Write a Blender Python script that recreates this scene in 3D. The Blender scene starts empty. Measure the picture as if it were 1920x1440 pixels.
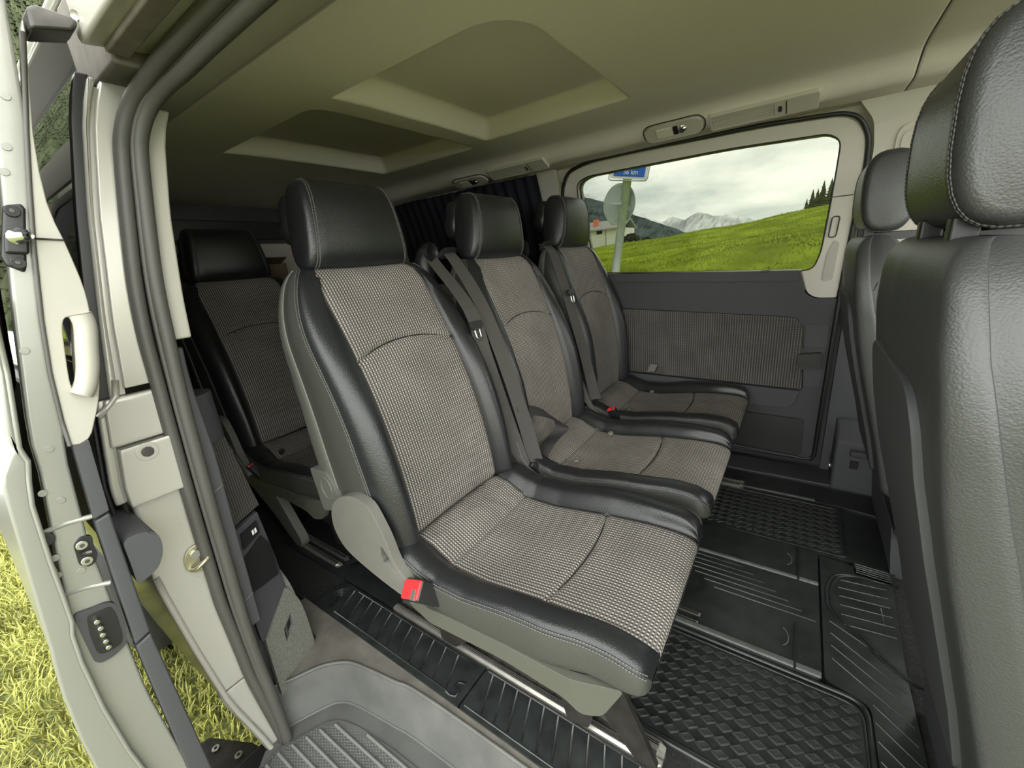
import bpy, bmesh, math, random
from mathutils import Vector, Matrix
random.seed(7)
scene = bpy.context.scene
COL = scene.collection
PI = math.pi

# ------------------------------------------------------------------ camera, sky, exposure
# van axes: X forward, Y across (away from the open door), Z up from the cabin floor
FPX = 765.0
CAM = Vector((0, 0, .97))
ROT = Matrix(((0.8241, 0.0984, -0.5579), (0.5606, -0.2840, 0.7779), (-0.0818, -0.9538, -0.2892)))
cd = bpy.data.cameras.new('camera'); cam = bpy.data.objects.new('camera', cd); COL.objects.link(cam)
cd.sensor_fit = 'HORIZONTAL'; cd.sensor_width = 36; cd.lens = FPX / 1920 * 36
cd.clip_start = .01; cd.clip_end = 20000
r_, d_, f_ = (Vector((ROT[0][k], ROT[1][k], ROT[2][k])) for k in range(3))
m3 = Matrix((r_, -d_, -f_)).transposed()
cam.matrix_world = Matrix.Translation(CAM) @ m3.to_4x4()
scene.camera = cam

def at(px, py, axis, val):
    """point of the photo's pixel (px,py) on the real plane axis=val (0 X, 1 Y, 2 Z)"""
    r = ROT @ Vector((px - 960, py - 720, FPX))
    t = (val - CAM[axis]) / r[axis]
    return CAM + r * t

SKY = 4.1
w = bpy.data.worlds.new('overcast_sky'); scene.world = w; w.use_nodes = True
nt = w.node_tree; nt.nodes.clear()
def wn(t, **k):
    n = nt.nodes.new(t)
    for a, b in k.items(): setattr(n, a, b)
    return n
tc = wn('ShaderNodeTexCoord'); mp = wn('ShaderNodeMapping'); mp.inputs['Scale'].default_value = (1.6, 1.6, 5.5)
no = wn('ShaderNodeTexNoise'); no.inputs['Scale'].default_value = 2.2; no.inputs['Detail'].default_value = 6; no.inputs['Roughness'].default_value = .52
cr = wn('ShaderNodeValToRGB')
cr.color_ramp.elements[0].position = .38; cr.color_ramp.elements[0].color = (.50, .545, .53, 1)
cr.color_ramp.elements[1].position = .62; cr.color_ramp.elements[1].color = (1.0, .985, .92, 1)
bg = wn('ShaderNodeBackground'); bg.inputs['Strength'].default_value = SKY; wo = wn('ShaderNodeOutputWorld')
L = nt.links.new
L(tc.outputs['Generated'], mp.inputs[0]); L(mp.outputs[0], no.inputs['Vector']); L(no.outputs[0], cr.inputs[0])
L(cr.outputs[0], bg.inputs['Color']); L(bg.outputs[0], wo.inputs[0])
vs = scene.view_settings
vs.view_transform = 'Standard'; vs.look = 'None'; vs.gamma = 1; vs.use_curve_mapping = False
vs.exposure = 0.86
scene.cycles.use_denoising = True
scene.cycles.max_bounces = 7; scene.cycles.diffuse_bounces = 4; scene.cycles.glossy_bounces = 3
scene.cycles.use_adaptive_sampling = True; scene.cycles.adaptive_threshold = .045; scene.cycles.adaptive_min_samples = 16
scene.cycles.transparent_max_bounces = 12; scene.cycles.caustics_reflective = False; scene.cycles.caustics_refractive = False
scene.cycles.sample_clamp_indirect = 6

# ------------------------------------------------------------------ materials
MATS = {}
def mat(name, col, rough=.5, metal=0., bump=0., bscale=200., var=.0, vscale=8., spec=.5, coat=0., btype='noise', sheen=0., detail=3):
    if name in MATS: return MATS[name]
    m = bpy.data.materials.new(name); m.use_nodes = True; MATS[name] = m
    n = m.node_tree; p = n.nodes['Principled BSDF']
    p.inputs['Base Color'].default_value = (*col, 1); p.inputs['Roughness'].default_value = rough
    p.inputs['Metallic'].default_value = metal; p.inputs['Specular IOR Level'].default_value = spec
    p.inputs['Coat Weight'].default_value = coat; p.inputs['Coat Roughness'].default_value = .12
    p.inputs['Sheen Weight'].default_value = sheen
    t = n.nodes.new('ShaderNodeTexCoord')
    if var:
        a = n.nodes.new('ShaderNodeTexNoise'); a.inputs['Scale'].default_value = vscale; a.inputs['Detail'].default_value = 5
        c = n.nodes.new('ShaderNodeValToRGB')
        c.color_ramp.elements[0].position = .3; c.color_ramp.elements[1].position = .7
        c.color_ramp.elements[0].color = (*[max(0, v * (1 - var)) for v in col], 1)
        c.color_ramp.elements[1].color = (*[min(1, v * (1 + var)) for v in col], 1)
        n.links.new(t.outputs['Object'], a.inputs['Vector']); n.links.new(a.outputs[0], c.inputs[0]); n.links.new(c.outputs[0], p.inputs['Base Color'])
    if bump:
        if btype == 'noise':
            b = n.nodes.new('ShaderNodeTexNoise'); b.inputs['Detail'].default_value = detail
        else:
            b = n.nodes.new('ShaderNodeTexVoronoi'); b.feature = 'SMOOTH_F1'; b.inputs['Smoothness'].default_value = .3
        b.inputs['Scale'].default_value = bscale
        k = n.nodes.new('ShaderNodeBump'); k.inputs['Strength'].default_value = bump; k.inputs['Distance'].default_value = .001; k.invert = btype == 'vor'
        n.links.new(t.outputs['Object'], b.inputs['Vector']); n.links.new(b.outputs[0], k.inputs['Height']); n.links.new(k.outputs[0], p.inputs['Normal'])
    return m

def weave(name, base, dark, dot, pu=.0080, pv=.0074):
    """woven cloth: pale slots in rows on a taupe ground, UV in metres"""
    m = bpy.data.materials.new(name); m.use_nodes = True; MATS[name] = m
    n = m.node_tree; p = n.nodes['Principled BSDF']; p.inputs['Roughness'].default_value = .9; p.inputs['Specular IOR Level'].default_value = .2
    def N(t): return n.nodes.new(t)
    def M(op, a, b=None, c=None):
        q = N('ShaderNodeMath'); q.operation = op
        for i, v in enumerate((a, b, c)):
            if v is None: continue
            if isinstance(v, (int, float)): q.inputs[i].default_value = v
            else: n.links.new(v, q.inputs[i])
        return q.outputs[0]
    uv = N('ShaderNodeUVMap'); s = N('ShaderNodeSeparateXYZ'); n.links.new(uv.outputs[0], s.inputs[0])
    u = M('DIVIDE', s.outputs[0], pu); v = M('DIVIDE', s.outputs[1], pv)
    fu = M('ABSOLUTE', M('SUBTRACT', M('FRACT', u), .5)); fv = M('ABSOLUTE', M('SUBTRACT', M('FRACT', v), .5))
    def below(x, e, soft):
        q = N('ShaderNodeMapRange'); q.interpolation_type = 'SMOOTHSTEP'; n.links.new(x, q.inputs[0])
        q.inputs[1].default_value = e - soft; q.inputs[2].default_value = e + soft; q.inputs[3].default_value = 1; q.inputs[4].default_value = 0
        return q.outputs[0]
    dots = M('MULTIPLY', below(fu, .165, .08), below(fv, .27, .09))
    dk = M('MULTIPLY', M('SUBTRACT', 1, below(fu, .36, .08)), below(fv, .33, .1))
    mx = N('ShaderNodeMix'); mx.data_type = 'RGBA'; n.links.new(dk, mx.inputs[0]); mx.inputs[6].default_value = (*base, 1); mx.inputs[7].default_value = (*dark, 1)
    m2 = N('ShaderNodeMix'); m2.data_type = 'RGBA'; n.links.new(dots, m2.inputs[0]); n.links.new(mx.outputs[2], m2.inputs[6]); m2.inputs[7].default_value = (*dot, 1)
    tcn = N('ShaderNodeTexCoord'); ns = N('ShaderNodeTexNoise'); ns.inputs['Scale'].default_value = 9; ns.inputs['Detail'].default_value = 4; n.links.new(tcn.outputs['Object'], ns.inputs['Vector'])
    rg = N('ShaderNodeMapRange'); n.links.new(ns.outputs[0], rg.inputs[0]); rg.inputs[1].default_value = .3; rg.inputs[2].default_value = .7; rg.inputs[3].default_value = .86; rg.inputs[4].default_value = 1.1
    m3_ = N('ShaderNodeMix'); m3_.data_type = 'RGBA'; m3_.blend_type = 'MULTIPLY'; m3_.inputs[0].default_value = 1; n.links.new(m2.outputs[2], m3_.inputs[6])
    n.links.new(rg.outputs[0], m3_.inputs[7]); n.links.new(m3_.outputs[2], p.inputs['Base Color'])
    h = M('ADD', dots, M('MULTIPLY', dk, -.8))
    b = N('ShaderNodeBump'); b.inputs['Strength'].default_value = .5; b.inputs['Distance'].default_value = .0012; n.links.new(h, b.inputs['Height']); n.links.new(b.outputs[0], p.inputs['Normal'])
    return m

def stitchmat():
    m = bpy.data.materials.new('stitch_thread'); m.use_nodes = True; n = m.node_tree; p = n.nodes['Principled BSDF']; p.inputs['Roughness'].default_value = .7
    uv = n.nodes.new('ShaderNodeUVMap'); s = n.nodes.new('ShaderNodeSeparateXYZ'); n.links.new(uv.outputs[0], s.inputs[0])
    a = n.nodes.new('ShaderNodeMath'); a.operation = 'DIVIDE'; a.inputs[1].default_value = .0055; n.links.new(s.outputs[0], a.inputs[0])
    f = n.nodes.new('ShaderNodeMath'); f.operation = 'FRACT'; n.links.new(a.outputs[0], f.inputs[0])
    g = n.nodes.new('ShaderNodeMath'); g.operation = 'LESS_THAN'; g.inputs[1].default_value = .6; n.links.new(f.outputs[0], g.inputs[0])
    x = n.nodes.new('ShaderNodeMix'); x.data_type = 'RGBA'; n.links.new(g.outputs[0], x.inputs[0]); x.inputs[6].default_value = (.03, .03, .03, 1); x.inputs[7].default_value = (.13, .13, .125, 1)
    n.links.new(x.outputs[2], p.inputs['Base Color']); MATS['stitch'] = m; return m

def glassmat(name, tint, refl=.06):
    m = bpy.data.materials.new(name); m.use_nodes = True; n = m.node_tree; n.nodes.clear(); MATS[name] = m
    o = n.nodes.new('ShaderNodeOutputMaterial'); t = n.nodes.new('ShaderNodeBsdfTransparent'); t.inputs[0].default_value = (*tint, 1)
    g = n.nodes.new('ShaderNodeBsdfGlossy'); g.inputs['Roughness'].default_value = .01; g.inputs[0].default_value = (.9, .9, .9, 1)
    fr = n.nodes.new('ShaderNodeFresnel'); fr.inputs[0].default_value = 1.45
    mx = n.nodes.new('ShaderNodeMixShader')
    n.links.new(fr.outputs[0], mx.inputs[0]); n.links.new(t.outputs[0], mx.inputs[1]); n.links.new(g.outputs[0], mx.inputs[2]); n.links.new(mx.outputs[0], o.inputs[0])
    return m

weave('seat_cloth', (.158, .142, .131), (.028, .026, .026), (.54, .51, .465))
weave('door_cloth', (.080, .074, .071), (.035, .033, .032), (.20, .185, .175), .0095, .0095)
weave('liner_cloth', (.055, .05, .046), (.02, .02, .02), (.11, .10, .09), .0055, .0055)
stitchmat()
glassmat('privacy_glass', (.38, .39, .365)); glassmat('clear_glass', (.86, .9, .87)); glassmat('dark_glass', (.04, .05, .06))
mat('leather', (.014, .0148, .016), .34, bump=.35, bscale=420, btype='vor', spec=.55)
mat('leather_coarse', (.040, .041, .043), .44, bump=.32, bscale=420, btype='vor', spec=.7)
mat('leather_side', (.046, .047, .042), .45, bump=.3, bscale=420, btype='vor', spec=.5)
mat('shell_plastic', (.10, .10, .09), .5, bump=.08, bscale=700)
mat('cover_plastic', (.135, .131, .117), .48, bump=.08, bscale=700, var=.05, vscale=30)
mat('pan_plastic', (.078, .078, .064), .5, bump=.08, bscale=700)
mat('headliner', (.80, .745, .685), .95, bump=.15, bscale=900, var=.03, vscale=300, spec=.1)
mat('trim_beige', (.53, .505, .44), .6, bump=.12, bscale=900)
mat('trim_pale', (.38, .365, .32), .6, bump=.1, bscale=900)
mat('trim_dark', (.040, .040, .044), .55, bump=.15, bscale=900)
mat('trim_slate', (.052, .053, .058), .6, bump=.2, bscale=900)
mat('black_plastic', (.014, .014, .015), .4)
mat('rubber_seal', (.075, .072, .066), .5, bump=.15, bscale=60)
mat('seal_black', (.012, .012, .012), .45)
mat('rubber_mat', (.020, .0225, .022), .30, bump=.25, bscale=300, var=.35, vscale=25, spec=.5)
mat('rubber_tread', (.042, .045, .044), .30, bump=.2, bscale=300, var=.25, vscale=25, spec=.6)
mat('rubber_ridge', (.10, .105, .10), .5, var=.2, vscale=40)
mat('step_plastic', (.095, .096, .092), .55, bump=.25, bscale=420, var=.18, vscale=14)
mat('sill_dusty', (.125, .117, .10), .75, bump=.2, bscale=420, var=.22, vscale=22)
mat('carpet', (.165, .165, .145), 1., bump=.9, bscale=700, var=.25, vscale=260, spec=.05)
mat('carpet_dark', (.03, .03, .03), 1., bump=.9, bscale=500, var=.3, vscale=200, spec=.05)
mat('aluminium', (.62, .60, .55), .38, metal=.9, var=.12, vscale=40)
mat('steel_dark', (.08, .075, .07), .45, metal=.6, var=.3, vscale=30)
mat('frame_steel', (.03, .028, .026), .45, metal=.4, var=.3, vscale=30)
mat('track_dusty', (.13, .115, .098), .6, var=.25, vscale=30)
mat('chrome', (.8, .8, .78), .15, metal=1.)
mat('bolt_steel', (.62, .61, .56), .3, metal=.9)
mat('brass_plate', (.50, .47, .33), .35, metal=.85)
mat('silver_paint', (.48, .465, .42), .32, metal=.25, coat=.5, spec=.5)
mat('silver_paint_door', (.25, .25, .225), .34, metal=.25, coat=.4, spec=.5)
mat('webbing', (.052, .048, .044), .75, bump=.5, bscale=500)
mat('webbing_black', (.018, .017, .017), .7, bump=.5, bscale=500)
mat('red_button', (.85, .03, .035), .35)
mat('lamp_lens', (.75, .72, .62), .15, spec=.7)
mat('curtain_cloth', (.012, .013, .022), .95)
mat('grass_soil', (.14, .15, .06), 1., var=.45, vscale=3.5, spec=.05)
mat('grass_blade', (.31, .315, .085), .7, var=.4, vscale=6, spec=.2)
mat('meadow', (.24, .31, .022), 1., var=.42, vscale=.55, spec=.03, bump=0)
mat('meadow_tuft', (.28, .34, .035), .9, var=.4, vscale=.9, spec=.05)
mat('forest', (.085, .11, .105), 1., var=.5, vscale=.06, spec=.02)  # pale bluish tone: distance haze put into the forest's own colour
mat('near_forest', (.062, .072, .040), 1., var=.5, vscale=.05, spec=.02)  # green greyed and lightened towards haze; nearby shrubs share it
mat('snow_rock', (.78, .82, .84), 1., var=.4, vscale=.004, spec=.02)
mat('house_white', (.75, .74, .70), .8, var=.05, vscale=1)
mat('roof_tile', (.35, .34, .33), .8)
mat('roof_red', (.75, .22, .12), .8)
mat('galvanised', (.55, .60, .58), .45, metal=.5, var=.15, vscale=9)
mat('sign_back', (.46, .51, .49), .5, metal=.4, var=.08, vscale=5)
mat('sign_blue', (.008, .13, .70), .4)
mat('sign_white', (.85, .86, .86), .45)
mat('car_white', (.85, .86, .86), .2, coat=.6)
mat('tyre', (.018, .018, .018), .8)
mat('cardboard', (.20, .15, .10), .9, var=.2, vscale=10)

# ------------------------------------------------------------------ helpers
def link(name, me, m, parent=None, smooth=None):
    o = bpy.data.objects.new(name, me); COL.objects.link(o)
    if m:
        me.materials.clear(); me.materials.append(MATS[m] if isinstance(m, str) else m)
    if parent is not None: o.parent = parent
    if smooth: me.polygons.foreach_set('use_smooth', [True] * len(me.polygons))
    return o
def tag(o, label=None, cat=None, group=None, kind=None):
    if label: o['label'] = label
    if cat: o['category'] = cat
    if group: o['group'] = group
    if kind: o['kind'] = kind
    return o
def thing(name, loc, label, cat, group=None, kind=None, rot=None):
    o = bpy.data.objects.new(name, None); COL.objects.link(o); o.location = loc; o.empty_display_size = .05
    if rot: o.rotation_euler = rot
    return tag(o, label, cat, group, kind)
def local(o, parent):
    """o was built in world space; keep it there under a moved, unrotated parent"""
    o.parent = parent; o.matrix_parent_inverse = Matrix.Translation(-Vector(parent.location)); return o
def bev(o, w, seg=2, ang=35):
    b = o.modifiers.new('bevel', 'BEVEL'); b.width = w; b.segments = seg; b.limit_method = 'ANGLE'; b.angle_limit = math.radians(ang); b.harden_normals = False
    for p in o.data.polygons: p.use_smooth = True
    s = o.modifiers.new('wn', 'WEIGHTED_NORMAL'); s.keep_sharp = True
    return o
def mesh(name, verts, faces, uvs=None):
    me = bpy.data.meshes.new(name); me.from_pydata([tuple(v) for v in verts], [], faces); me.update()
    if uvs:
        lay = me.uv_layers.new(name='UVMap')
        for lp in me.loops: lay.data[lp.index].uv = uvs[lp.vertex_index]
    return me
def box(name, a, b, m, parent=None, bevel=.003, mw=True):
    x0, y0, z0 = a; x1, y1, z1 = b
    v = [(x, y, z) for x in (x0, x1) for y in (y0, y1) for z in (z0, z1)]
    f = [(0, 1, 3, 2), (4, 6, 7, 5), (0, 4, 5, 1), (2, 3, 7, 6), (0, 2, 6, 4), (1, 5, 7, 3)]
    o = link(name, mesh(name, v, f), m)
    if parent is not None: local(o, parent)
    if bevel: bev(o, bevel)
    return o
def tube_mesh(name, pts, r, n=8, closed=False, cap=True, flat=None):
    pts = [Vector(p) for p in pts]; N = len(pts); V = []; F = []; UV = []; up = Vector((0, 0, 1)); acc = 0; prev = None
    rr = r if isinstance(r, (list, tuple)) else [r] * N
    for i, p in enumerate(pts):
        a = pts[i - 1] if (i > 0 or closed) else p; b = pts[(i + 1) % N] if (i < N - 1 or closed) else p
        t = (b - a).normalized()
        if prev is None:
            s = t.cross(up)
            if s.length < .05: s = t.cross(Vector((1, 0, 0)))
        else: s = prev - t * prev.dot(t)
        s.normalize(); prev = s; q = s.cross(t)
        if i: acc += (p - pts[i - 1]).length
        for k in range(n):
            an = 2 * PI * k / n; V.append(p + (s * math.cos(an) + q * math.sin(an)) * rr[i]); UV.append((acc, k / n))
    for i in range(N if closed else N - 1):
        j = (i + 1) % N
        for k in range(n):
            F.append((i * n + k, i * n + (k + 1) % n, j * n + (k + 1) % n, j * n + k))
    if cap and not closed: F.append(tuple(range(n))); F.append(tuple((N - 1) * n + k for k in reversed(range(n))))
    return mesh(name, V, F, UV)
def tube(name, pts, r, m, parent=None, n=8, closed=False):
    o = link(name, tube_mesh(name, pts, r, n, closed), m, smooth=True)
    if parent is not None: local(o, parent)
    return o
def catmull(P, k, closed=False):
    out = []; n = len(P); rng = n if closed else n - 1
    for i in range(rng):
        kk = k[i] if isinstance(k, (list, tuple)) else k
        g = (lambda j: P[j % n]) if closed else (lambda j: P[max(0, min(n - 1, j))])
        p0, p1, p2, p3 = g(i - 1), g(i), g(i + 1), g(i + 2)
        for s in range(kk):
            t = s / kk
            out.append(tuple(.5 * (2 * b + (c - a) * t + (2 * a - 5 * b + 4 * c - d) * t * t + (-a + 3 * b - 3 * c + d) * t ** 3) for a, b, c, d in zip(p0, p1, p2, p3)))
    if not closed: out.append(tuple(P[-1]))
    return out
def rpoly(pts, rad, n=6):
    """polygon with rounded corners; rad a number or one per corner"""
    out = []; N = len(pts)
    for i, p in enumerate(pts):
        r = rad[i] if isinstance(rad, (list, tuple)) else rad
        p = Vector(p); a = Vector(pts[i - 1]) - p; b = Vector(pts[(i + 1) % N]) - p
        r = min(r, a.length * .49, b.length * .49)
        if r <= 1e-6: out.append(tuple(p)); continue
        p0 = p + a.normalized() * r; p1 = p + b.normalized() * r
        for k in range(n + 1):
            t = k / n; q = p0 * (1 - t) ** 2 + p * 2 * t * (1 - t) + p1 * t * t; out.append(tuple(q))
    return out
def plate(name, outer, holes, fn, thick, m, parent=None, levels=(), xlevels=(), bevel=.003, seg=2, smooth=False):
    """flat outline (a,b) with holes, cut at levels of b, mapped by fn(a,b) to 3D, given thickness vector"""
    bm = bmesh.new(); edges = []
    for loop in [outer] + list(holes):
        vs_ = [bm.verts.new((a, b, 0)) for a, b in loop]
        for i in range(len(vs_)): edges.append(bm.edges.new((vs_[i], vs_[(i + 1) % len(vs_)])))
    bmesh.ops.triangle_fill(bm, use_beauty=True, use_dissolve=False, edges=edges)
    for z in levels:
        g = bm.verts[:] + bm.edges[:] + bm.faces[:]; bmesh.ops.bisect_plane(bm, geom=g, dist=1e-5, plane_co=(0, z, 0), plane_no=(0, 1, 0))
    for x in xlevels:
        g = bm.verts[:] + bm.edges[:] + bm.faces[:]; bmesh.ops.bisect_plane(bm, geom=g, dist=1e-5, plane_co=(x, 0, 0), plane_no=(1, 0, 0))
    uvd = {}
    for v in bm.verts: v.co = Vector(fn(v.co.x, v.co.y))
    ext = bmesh.ops.extrude_face_region(bm, geom=bm.faces[:])
    tv = Vector(thick)
    bmesh.ops.translate(bm, verts=[e for e in ext['geom'] if isinstance(e, bmesh.types.BMVert)], vec=tv)
    bmesh.ops.recalc_face_normals(bm, faces=bm.faces[:])
    me = bpy.data.meshes.new(name); bm.to_mesh(me); bm.free()
    o = link(name, me, m)
    if parent is not None: local(o, parent)
    if bevel: bev(o, bevel, seg)
    return o
def planar_uv(o, ax, ay):
    lay = o.data.uv_layers.new(name='UVMap')
    for lp in o.data.loops:
        c = o.data.vertices[lp.vertex_index].co; lay.data[lp.index].uv = (c[ax], c[ay])
def disc(name, c, axis, r, d, m, parent=None, n=20, bevel=.001):
    """short cylinder centred at c whose front goes d along the axis vector"""
    axis = Vector(axis).normalized(); s = axis.orthogonal().normalized(); q = axis.cross(s); c = Vector(c)
    V = [c + (s * math.cos(2 * PI * k / n) + q * math.sin(2 * PI * k / n)) * r for k in range(n)]; V += [v + axis * d for v in V]
    F = [tuple(reversed(range(n))), tuple(range(n, 2 * n))] + [(k, (k + 1) % n, n + (k + 1) % n, n + k) for k in range(n)]
    o = link(name, mesh(name, V, F), m)
    if parent is not None: local(o, parent)
    if bevel: bev(o, bevel)
    return o
def ribbon(name, pts, width, dirs, m, parent=None, t=.0016, n=5):
    """belt webbing: a strip through pts, width along dirs (one vector or one per point)"""
    P = catmull([tuple(p) for p in pts], n); D = [tuple(d) for d in dirs] if isinstance(dirs[0], (tuple, list, Vector)) else [tuple(dirs)] * len(pts)
    D = catmull(D, n); V = []; F = []
    for i, (p, d) in enumerate(zip(P, D)):
        p = Vector(p); d = Vector(d).normalized() * width / 2
        tt = (Vector(P[min(i + 1, len(P) - 1)]) - Vector(P[max(i - 1, 0)])).normalized(); nn = tt.cross(d).normalized() * t / 2
        V += [p - d - nn, p + d - nn, p + d + nn, p - d + nn]
        if i:
            b = i * 4; a = b - 4
            for k in range(4): F.append((a + k, a + (k + 1) % 4, b + (k + 1) % 4, b + k))
    F += [(3, 2, 1, 0), tuple(len(V) - 4 + k for k in range(4))]
    o = link(name, mesh(name, V, F), m, smooth=False)
    if parent is not None: local(o, parent)
    return o
def copy_tree(o, parent=None, label=None):
    c = o.copy(); COL.objects.link(c); c.parent = parent
    if parent is not None: c.matrix_parent_inverse = o.matrix_parent_inverse.copy()
    if label: c['label'] = label
    for ch in list(o.children): copy_tree(ch, c)
    return c

def lerp_tab(tab):
    def f(z):
        if z <= tab[0][0]: return tab[0][1]
        for (a, b), (c, d) in zip(tab, tab[1:]):
            if z <= c: return b + (d - b) * (z - a) / (c - a)
        return tab[-1][1]
    return f
YW = lerp_tab([(-.2, 2.01), (.0, 2.012), (.3, 2.02), (.6, 2.015), (.85, 1.99), (1.0, 1.972), (1.1, 1.955), (1.2, 1.932), (1.29, 1.905), (1.34, 1.88), (1.36, 1.868)])
ZL = [.1, .3, .45, .6, .7, .8, .85, .92, 1.0, 1.05, 1.1, 1.15, 1.2, 1.25, 1.29, 1.32, 1.34]
def onwall(px, py):
    y = 1.98
    for _ in range(8):
        p = at(px, py, 1, y); y = YW(p.z)
    return p
# ------------------------------------------------------------------ setting: floor, ceiling, far wall
floor = box('floor', (-2.65, .446, -.06), (1.3, 2.03, -.008), 'carpet_dark', bevel=0)
tag(floor, 'dark cabin floor under the rubber mats', kind='structure')

# headliner: one mesh with the two raised rectangular recesses pressed in
def head_z(y):
    return lerp_tab([(.43, 1.318), (.47, 1.352), (.54, 1.380), (.66, 1.399), (.88, 1.408), (1.165, 1.411), (1.45, 1.410), (1.60, 1.408), (1.64, 1.404), (1.66, 1.398), (1.68, 1.386), (1.705, 1.368), (1.725, 1.358), (1.745, 1.355), (1.875, 1.358)])(y)
REC = [(-1.032, -.480, .757, 1.410), (-1.677, -1.123, .757, 1.452)]
xs = set([-2.62, 1.0]); ys = set([.43, .45, .47, .5, .54, .6, .66, 1.64, 1.65, 1.665, 1.675, 1.685, 1.695, 1.705, 1.715, 1.725, 1.738, 1.745, 1.755, 1.78, 1.81, 1.84, 1.86, 1.875])
for a, b, c, d in REC:
    for e, s in ((a, 1), (b, -1)):
        for k in (-.012, -.006, 0, .006, .012, .03, .042, .048, .054, .06): xs.add(round(e + s * k, 4))
    for e, s in ((c, 1), (d, -1)):
        for k in (-.012, -.006, 0, .006, .012, .03, .042, .048, .054, .06): ys.add(round(e + s * k, 4))
x = -2.6
while x < 1.0: xs.add(round(x, 3)); x += .05
y = .6
while y < 1.8: ys.add(round(y, 3)); y += .03
for k in range(40): xs.add(round(-.65 + k * .005, 4)); ys.add(round(.735 + k * .005, 4))
xs.update([.195, .199, .203, .207, .211])
xs = sorted(xs); ys = sorted(ys)
def sst(t): t = max(0, min(1, t)); return t * t * (3 - 2 * t)
def rec_depth(x, y):
    best = 0
    for i, (a, b, c, d) in enumerate(REC):
        if not (a < x < b and c < y < d): continue
        e = min(x - a, b - x, y - c, d - y)
        r = .11 if i == 0 else .05             # rounded front near corner
        if x > b - r and y < c + r: e = min(e, r - math.hypot(x - (b - r), y - (c + r)))
        t = e / .05; t = max(0, min(1, t)); t = t * .7 + .3 * sst(t)
        best = max(best, .055 * t)
    return best
V = []; UVs = []
for x in xs:
    for y in ys:
        z = head_z(y) + rec_depth(x, y)
        z -= .012 * sst((-1.7 - x) / .9) * 3
        if abs(x - .203) < .0045: z += .006 * (1 - abs(x - .203) / .0045)
        V.append((x, y, z))
ny = len(ys)
F = [(i * ny + j, i * ny + j + 1, (i + 1) * ny + j + 1, (i + 1) * ny + j) for i in range(len(xs) - 1) for j in range(ny - 1)]
ceil = link('ceiling', mesh('ceiling', V, F), 'headliner', smooth=True)
tag(ceil, 'beige moulded headliner with two rectangular recesses', kind='structure')
seam = tube('seam', [(.203, y, head_z(y) + .0032) for y in [.45 + .02 * k for k in range(71)]], .0017, 'trim_dark', ceil, 6)
# outer roof skin keeps daylight out above the headliner
tag(box('roof', (-2.7, .30, 1.475), (1.0, 2.0, 1.50), 'silver_paint', bevel=.01), 'silver sheet metal roof above the headliner', kind='structure')
roofrail = plate('trim_1', [(-2.7, 1.359), (1.0, 1.359), (1.0, 1.485), (-2.7, 1.485)], [], lambda a, b: (a, 1.872 + (b - 1.359) * .2, b), (0, .05, 0), 'trim_beige', bevel=0)
tag(roofrail, 'roof side rail above the far windows', kind='structure')

# far wall: body trim around the sliding door, B pillar, rear quarter
def wallfn(off):
    return lambda a, b: (a, YW(b) + off, b)
def wplate(name, outer, holes, off, thick, m, parent=None, bevel=.003, seg=2, xl=()):
    return plate(name, outer, holes, wallfn(off), (0, thick, 0), m, parent, levels=ZL, xlevels=xl, bevel=bevel, seg=seg)

qw = rpoly([(-2.14, .88), (-1.14, .87), (-1.135, 1.15), (-1.118, 1.335), (-1.765, 1.332), (-1.985, 1.303), (-2.085, 1.215)], [.05, .05, 0, .03, .1, .06, .08])
rear_q = wplate('wall_left', [(-2.65, .70), (-.998, .70), (-.998, 1.36), (-2.65, 1.36)], [qw], .0, .03, 'trim_beige')
tag(rear_q, 'beige side trim around the rear quarter window', kind='structure')
local(wplate('lower_panel', [(-2.65, -.05), (-.998, -.05), (-.998, .698), (-2.65, .698)], [], -.004, .03, 'trim_dark', bevel=.004), rear_q)
qg = wplate('window_2', qw, [], .022, .004, 'dark_glass', bevel=0); tag(qg, 'dark tinted rear quarter window', kind='structure')
# B pillar in front of the door
bp = wplate('trim_2', rpoly([(.146, .75), (.62, .75), (.60, 1.357), (.10, 1.357), (.143, 1.30), (.155, 1.22)], [.005, .01, .005, .005, .02, .02]), [], -.012, .04, 'trim_beige')
tag(bp, 'beige upper pillar trim in front of the far sliding door', kind='structure')
sl = rpoly([(.205, .95), (.285, .95), (.285, 1.275), (.205, 1.275)], .038)
so = wplate('belt_slide_cover', sl, [], -.018, .008, 'trim_beige', bp, bevel=.003)
wplate('slide_inset', rpoly([(.218, .96), (.272, .96), (.272, 1.255), (.218, 1.255)], .026), [], -.0215, .005, 'trim_beige', so, bevel=.002)
wplate('slide_rib', [(.219, 1.20), (.271, 1.20), (.271, 1.202), (.219, 1.202)], [], -.0225, .003, 'trim_dark', so, bevel=0)
lowp = wplate('trim_3', rpoly([(.145, -.1), (.72, -.1), (.68, .748), (.150, .748)], .012), [], -.016, .04, 'trim_slate')
tag(lowp, 'dark lower pillar trim in front of the far sliding door', kind='structure')
# wedge box at the pillar foot with socket
wedge = plate('pillar_foot', [(1.985, -.06), (1.985, .26), (1.93, .245), (1.875, .20), (1.85, -.06)], [], lambda a, b: (.175, a, b), (.42, 0, 0), 'trim_slate', lowp, bevel=.012, seg=3)
sk = disc('socket', (.176, 1.915, .075), (-1, 0, 0), .026, .006, 'black_plastic', lowp); disc('socket_ring', (.171, 1.915, .075), (-1, 0, 0), .015, .004, 'chrome', sk)
box('lid_catch', (.22, 1.842, .155), (.30, 1.87, .175), 'trim_slate', lowp, .004)
box('emblem', (.225, 1.855, .10), (.25, 1.862, .13), 'black_plastic', lowp, .001)
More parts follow.
